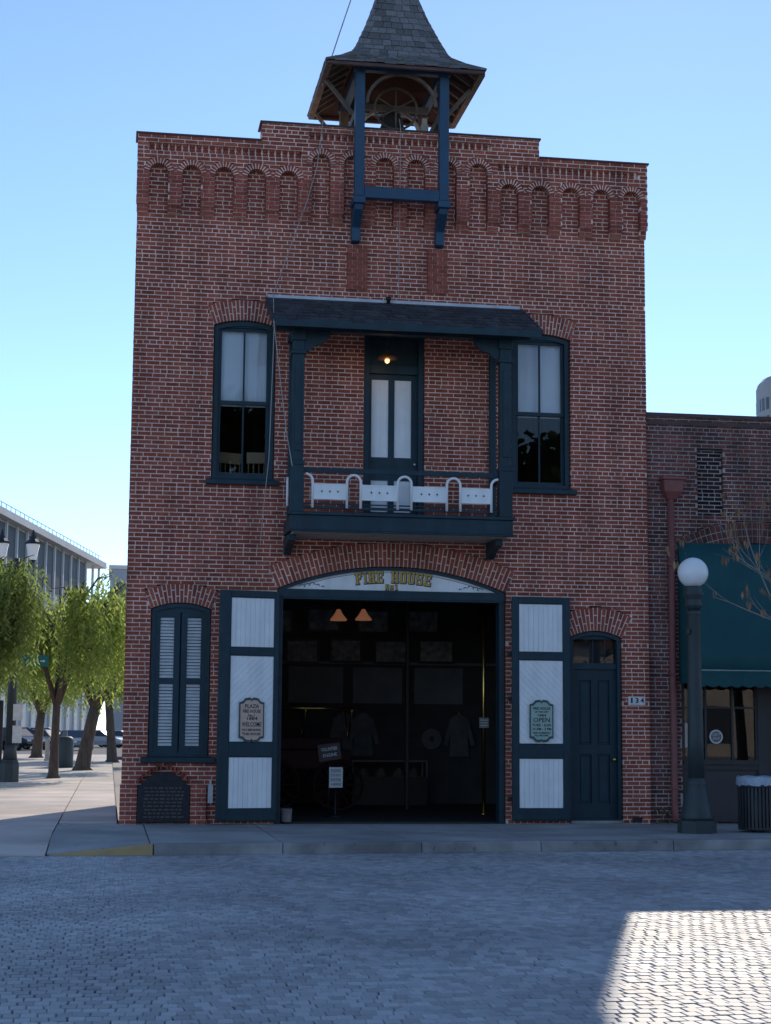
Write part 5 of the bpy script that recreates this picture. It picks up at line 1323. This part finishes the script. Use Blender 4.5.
# cars
def car_meshes(paint):
    out_ = []
    sec = [(-2.15, .45, .72, .86), (-2.1, .30, .88, .9), (-1.5, .25, .95, .92), (-.2, .25, .96, .93), (1.0, .25, .93, .92), (1.75, .27, .84, .90), (2.12, .33, .70, .82), (2.18, .42, .60, .74)]
    q = MB(); vs = []
    for x, z0, z1, hw in sec: vs += [(x, -hw*.9, z0), (x, -hw, (z0+z1)/2), (x, -hw*.93, z1), (x, hw*.93, z1), (x, hw, (z0+z1)/2), (x, hw*.9, z0)]
    n_ = len(sec); q.add(vs, [(5,4,3,2,1,0), tuple((n_-1)*6+j for j in range(6))]+[(i*6+j, i*6+(j+1) % 6, i*6+6+(j+1) % 6, i*6+6+j) for i in range(n_-1) for j in range(6)]); out_.append(('body', q.mesh('body', paint), (0,0,0)))
    q = MB(); a = [(-1.55, -.84, .95), (1.05, -.84, .93), (1.05, .84, .93), (-1.55, .84, .95)]; b = [(-.95, -.66, 1.42), (.25, -.66, 1.43), (.25, .66, 1.43), (-.95, .66, 1.42)]
    q.add(a+b, [(4,5,6,7)]); q.add([(-.97, -.68, 1.40), (.27, -.68, 1.41), (.27, .68, 1.41), (-.97, .68, 1.40), (-.95, -.66, 1.45), (.25, -.66, 1.46), (.25, .66, 1.46), (-.95, .66, 1.45)], [(4,5,6,7), (0,1,5,4), (1,2,6,5), (2,3,7,6), (3,0,4,7)])
    for (p, r_) in ((0, 0), (1, 1), (2, 2), (3, 3)): q.tube([a[p], b[p]], .04, 5)
    out_.append(('roof', q.mesh('roof', paint), (0,0,0)))
    q = MB(); q.add([(x*.99, y_*.985, z) for x, y_, z in a+b], [(0,1,5,4), (1,2,6,5), (2,3,7,6), (3,0,4,7)]); out_.append(('windows', q.mesh('windows', 'dark_window'), (0,0,0)))
    w_ = MB(); w_.lathe([(.2, -.1), (.33, -.1), (.34, -.05), (.34, .05), (.33, .1), (.2, .1)], n=18); w_.v = [(x, z, y_) for x, y_, z in w_.v]; me = w_.mesh('wheel', 'tyre')
    rm = MB(); rm.lathe([(.21, -.11), (.19, -.115), (.05, -.10), (.05, .10), (.19, .115), (.21, .11)], n=14); rm.v = [(x, z, y_) for x, y_, z in rm.v]; mr = rm.mesh('rim', 'rim')
    for x in (-1.32, 1.38):
        for y_ in (-.84, .84): out_.append(('wheel', me, (x, y_, .34))); out_.append(('rim', mr, (x, y_, .34)))
    q = MB(); q.box(2.10, 2.19, -.70, -.42, .58, .70); lm = q.mesh('headlight', 'headlight'); out_.append(('headlight', lm, (0,0,0))); out_.append(('headlight', lm, (0, 1.12, 0)))
    q = MB(); q.box(-2.17, -2.12, -.78, -.50, .66, .80); lm = q.mesh('taillight', 'taillight'); out_.append(('taillight', lm, (0,0,0))); out_.append(('taillight', lm, (0, 1.28, 0)))
    return out_
CM = {p: car_meshes(p) for p in ('car_dark', 'car_white', 'car_grey', 'car_blue', 'car_silver')}
def car(p, loc, rz, sc, lab):
    T_ = thing('parked_car', lab, 'car', loc, 'cars along the far street'); T_.rotation_euler = (0, 0, rz); T_.scale = (sc,)*3
    for nm, me, l in CM[p]: link_mesh(nm, me, T_, l)
car('car_blue', (-13.2, 100, -.12), -1.2, 1.0, 'dark blue car cut by the left edge of view')
car('car_dark', (-11.0, 98, -.12), -.9, 1.12, 'black car right of the lantern post')
car('car_silver', (-8.9, 103, -.12), -.8, 1.05, 'silver car left of the slender tree trunk')
car('car_white', (-9.6, 108, -.12), .3, 1.15, 'white car roof behind the silver car')
car('car_grey', (-6.9, 99, -.12), -1.3, 1.0, 'grey car between the first two tree trunks')
car('car_silver', (-5.2, 118, -.12), -.4, 1.0, 'small distant silver car near the brick corner')
car('car_white', (-3.6, 124, -.12), -.2, 1.0, 'distant white car next to the brick corner')
# pale office building with colonnade
PT0, PT1 = Vector((-27.5, 80, 0)), Vector((-6.0, 199, 0))
OB = thing('office_building', 'long pale concrete office building with upper colonnade behind the trees', 'building', PT0)
dv = (PT1-PT0); LB = dv.length; dv.normalize(); nv = Vector((dv.y, -dv.x, 0))     # nv faces the street
HB = 23.2
def ob(q, s0, s1, d0, d1, z0, z1): c = PT0+dv*((s0+s1)/2)-nv*((d0+d1)/2)+Vector((0, 0, (z0+z1)/2)); q.obox(c, dv, -nv, Vector((0,0,1)), (s1-s0)/2, (d1-d0)/2, (z1-z0)/2)
q = MB(); ob(q, 0, LB, -.6, 30, HB-.75, HB); q.build('roof', 'white_concrete', OB)
q = MB(); ob(q, 0, LB-8, .45, 29, 0, HB-.76); ob(q, LB-8, LB, .45, 29, 0, HB-9); q.build('wall', 'white_concrete', OB)
q = MB(); ob(q, 0, LB, -.2, .44, 10.6, 11.2); q.build('ledge', 'white_concrete', OB)
nc = 26
for i in range(nc+1):
    q = MB(); s = i*LB/nc; s = min(max(s, .45), LB-.45); ob(q, s-.27, s+.27, .2, .44, 0, HB-.76); q.build('column', 'white_concrete', OB)
for i in range(nc-2):
    q = MB(); s0 = i*LB/nc+.6; s1 = (i+1)*LB/nc-.5; ob(q, s0, s1, 0.36, .44, HB-6.2, HB-1.0); W_ = q.build('window', 'office_window', OB)
    for k in range(2):
        q = MB(); ob(q, s0, s1, 0.36, .44, 11.6+k*2.6, 13.2+k*2.6); q.build('window', 'grey_concrete', OB)
q = MB()
for i in range(60): s = i*LB/60+.5; ob(q, s-.03, s+.03, .2, .26, HB, HB+.9)
ob(q, 0, LB, .2, .26, HB+.86, HB+.92); q.build('roof_railing', 'grey_concrete', OB)
GB2 = thing('grey_building', 'small grey flat roofed block seen beside the brick corner', 'building', (-3.5, 240, 0))
q = MB(); q.box(-5.0, 6, 240, 260, 0, 26.3); q.build('wall', 'grey_concrete', GB2)
q = MB(); q.box(-5.2, 6.2, 239.8, 260.2, 26.31, 26.9); q.build('roof', 'white_concrete', GB2)
for k in range(4):
    for j in range(3): q = MB(); q.box(-4.2+k*2.6, -2.6+k*2.6, 239.9, 240, 14+j*4, 16.2+j*4); q.build('window', 'dark_window', GB2)
# far tower at the right edge
TX, TY = 137, 300
FT = thing('far_tower', 'pale grey rounded office tower far behind at right edge', 'building', (TX, TY, 0))
q = MB(); q.lathe([(10.5, 0), (10.5, 72.6), (10.2, 73.6), (9.3, 74.6), (7.6, 75.4), (7.2, 75.5)], (TX, TY, 0), 28, False); q.build('wall', 'tower_stone', FT)
for f in range(7):
    for k in range(10):
        a = 2.8+k*.16; z = 46+f*3.8; d = Vector((math.cos(a), math.sin(a), 0)); t = Vector((-d.y, d.x, 0))
        q = MB(); q.obox(Vector((TX, TY, z))+d*10.42, t, d, Vector((0,0,1)), .45, .12, 1.25); q.build('window', 'dark_window', FT)

# ================================================================== across the street (behind the camera, seen in the glass)
def fig_mesh(seed, H, sp):
    r = random.Random(seed); tm, cm = MB(), MB()
    tm.tube([(0, 0, 0), (0, 0, .3), (.1, 0, H*.2), (.2, .1, H*.38)], [.9, .6, .5, .45], 10)
    for i in range(110):
        a = r.uniform(0, 6.28); rr = sp*math.sqrt(r.random()); z = H*(.36+.62*r.random()*math.sqrt(max(.05, 1-(rr/sp)**2))); c = Vector((rr*math.cos(a), rr*math.sin(a), z))
        if i % 4 == 0: tm.tube([(.2, .1, H*.35), c*.5+Vector((0, 0, H*.2)), c], [.22, .12, .03], 5)
        for k in range(80):
            p = c+Vector((r.gauss(0, .55), r.gauss(0, .55), r.gauss(0, .42))); d = Vector((r.uniform(-1, 1), r.uniform(-1, 1), r.uniform(-.6, .6))).normalized(); e = d.orthogonal().normalized()*.15; d *= .5
            cm.add([p, p+d*.5+e, p+d, p+d*.5-e], [(0,1,2,3)])
    return tm.mesh('trunk', 'bark'), cm.mesh('crown', 'fig_leaf')
FG = fig_mesh(5, 13.5, 4.6)
for (x, y_, s, rz, lab) in ((.6, -41, 1.18, .3, 'broad leafy tree across the street, mirrored in upper left window'), (13.2, -41, 1.08, 1.8, 'broad leafy tree across the street, mirrored in upper right window')):
    T_ = thing('broad_tree', lab, 'tree', (x, y_, -.13), 'trees across the street'); T_.scale = (s,)*3; T_.rotation_euler = (0, 0, rz)
    for nm, me in zip(('trunk', 'crown'), FG): link_mesh(nm, me, T_)
SB = thing('stucco_building', 'long stucco building with tiled roof across the street', 'building', (20, -86, -.13))
q = MB(); q.box(-30, 70, -96, -86, -.13, 6.5); q.build('wall', 'stucco', SB)
q = MB(); q.add([(-31, -85, 6.3), (71, -85, 6.3), (71, -91, 8.6), (-31, -91, 8.6), (71, -97, 6.3), (-31, -97, 6.3)], [(0,1,2,3), (3,2,4,5)]); q.build('roof', 'red_tile', SB)
for i in range(14):
    q = MB(); q.box(-27+i*7, -24.5+i*7, -86.0, -85.92, .8, 3.4); q.build('window', 'dark_window', SB)
bpy.context.view_layer.update()
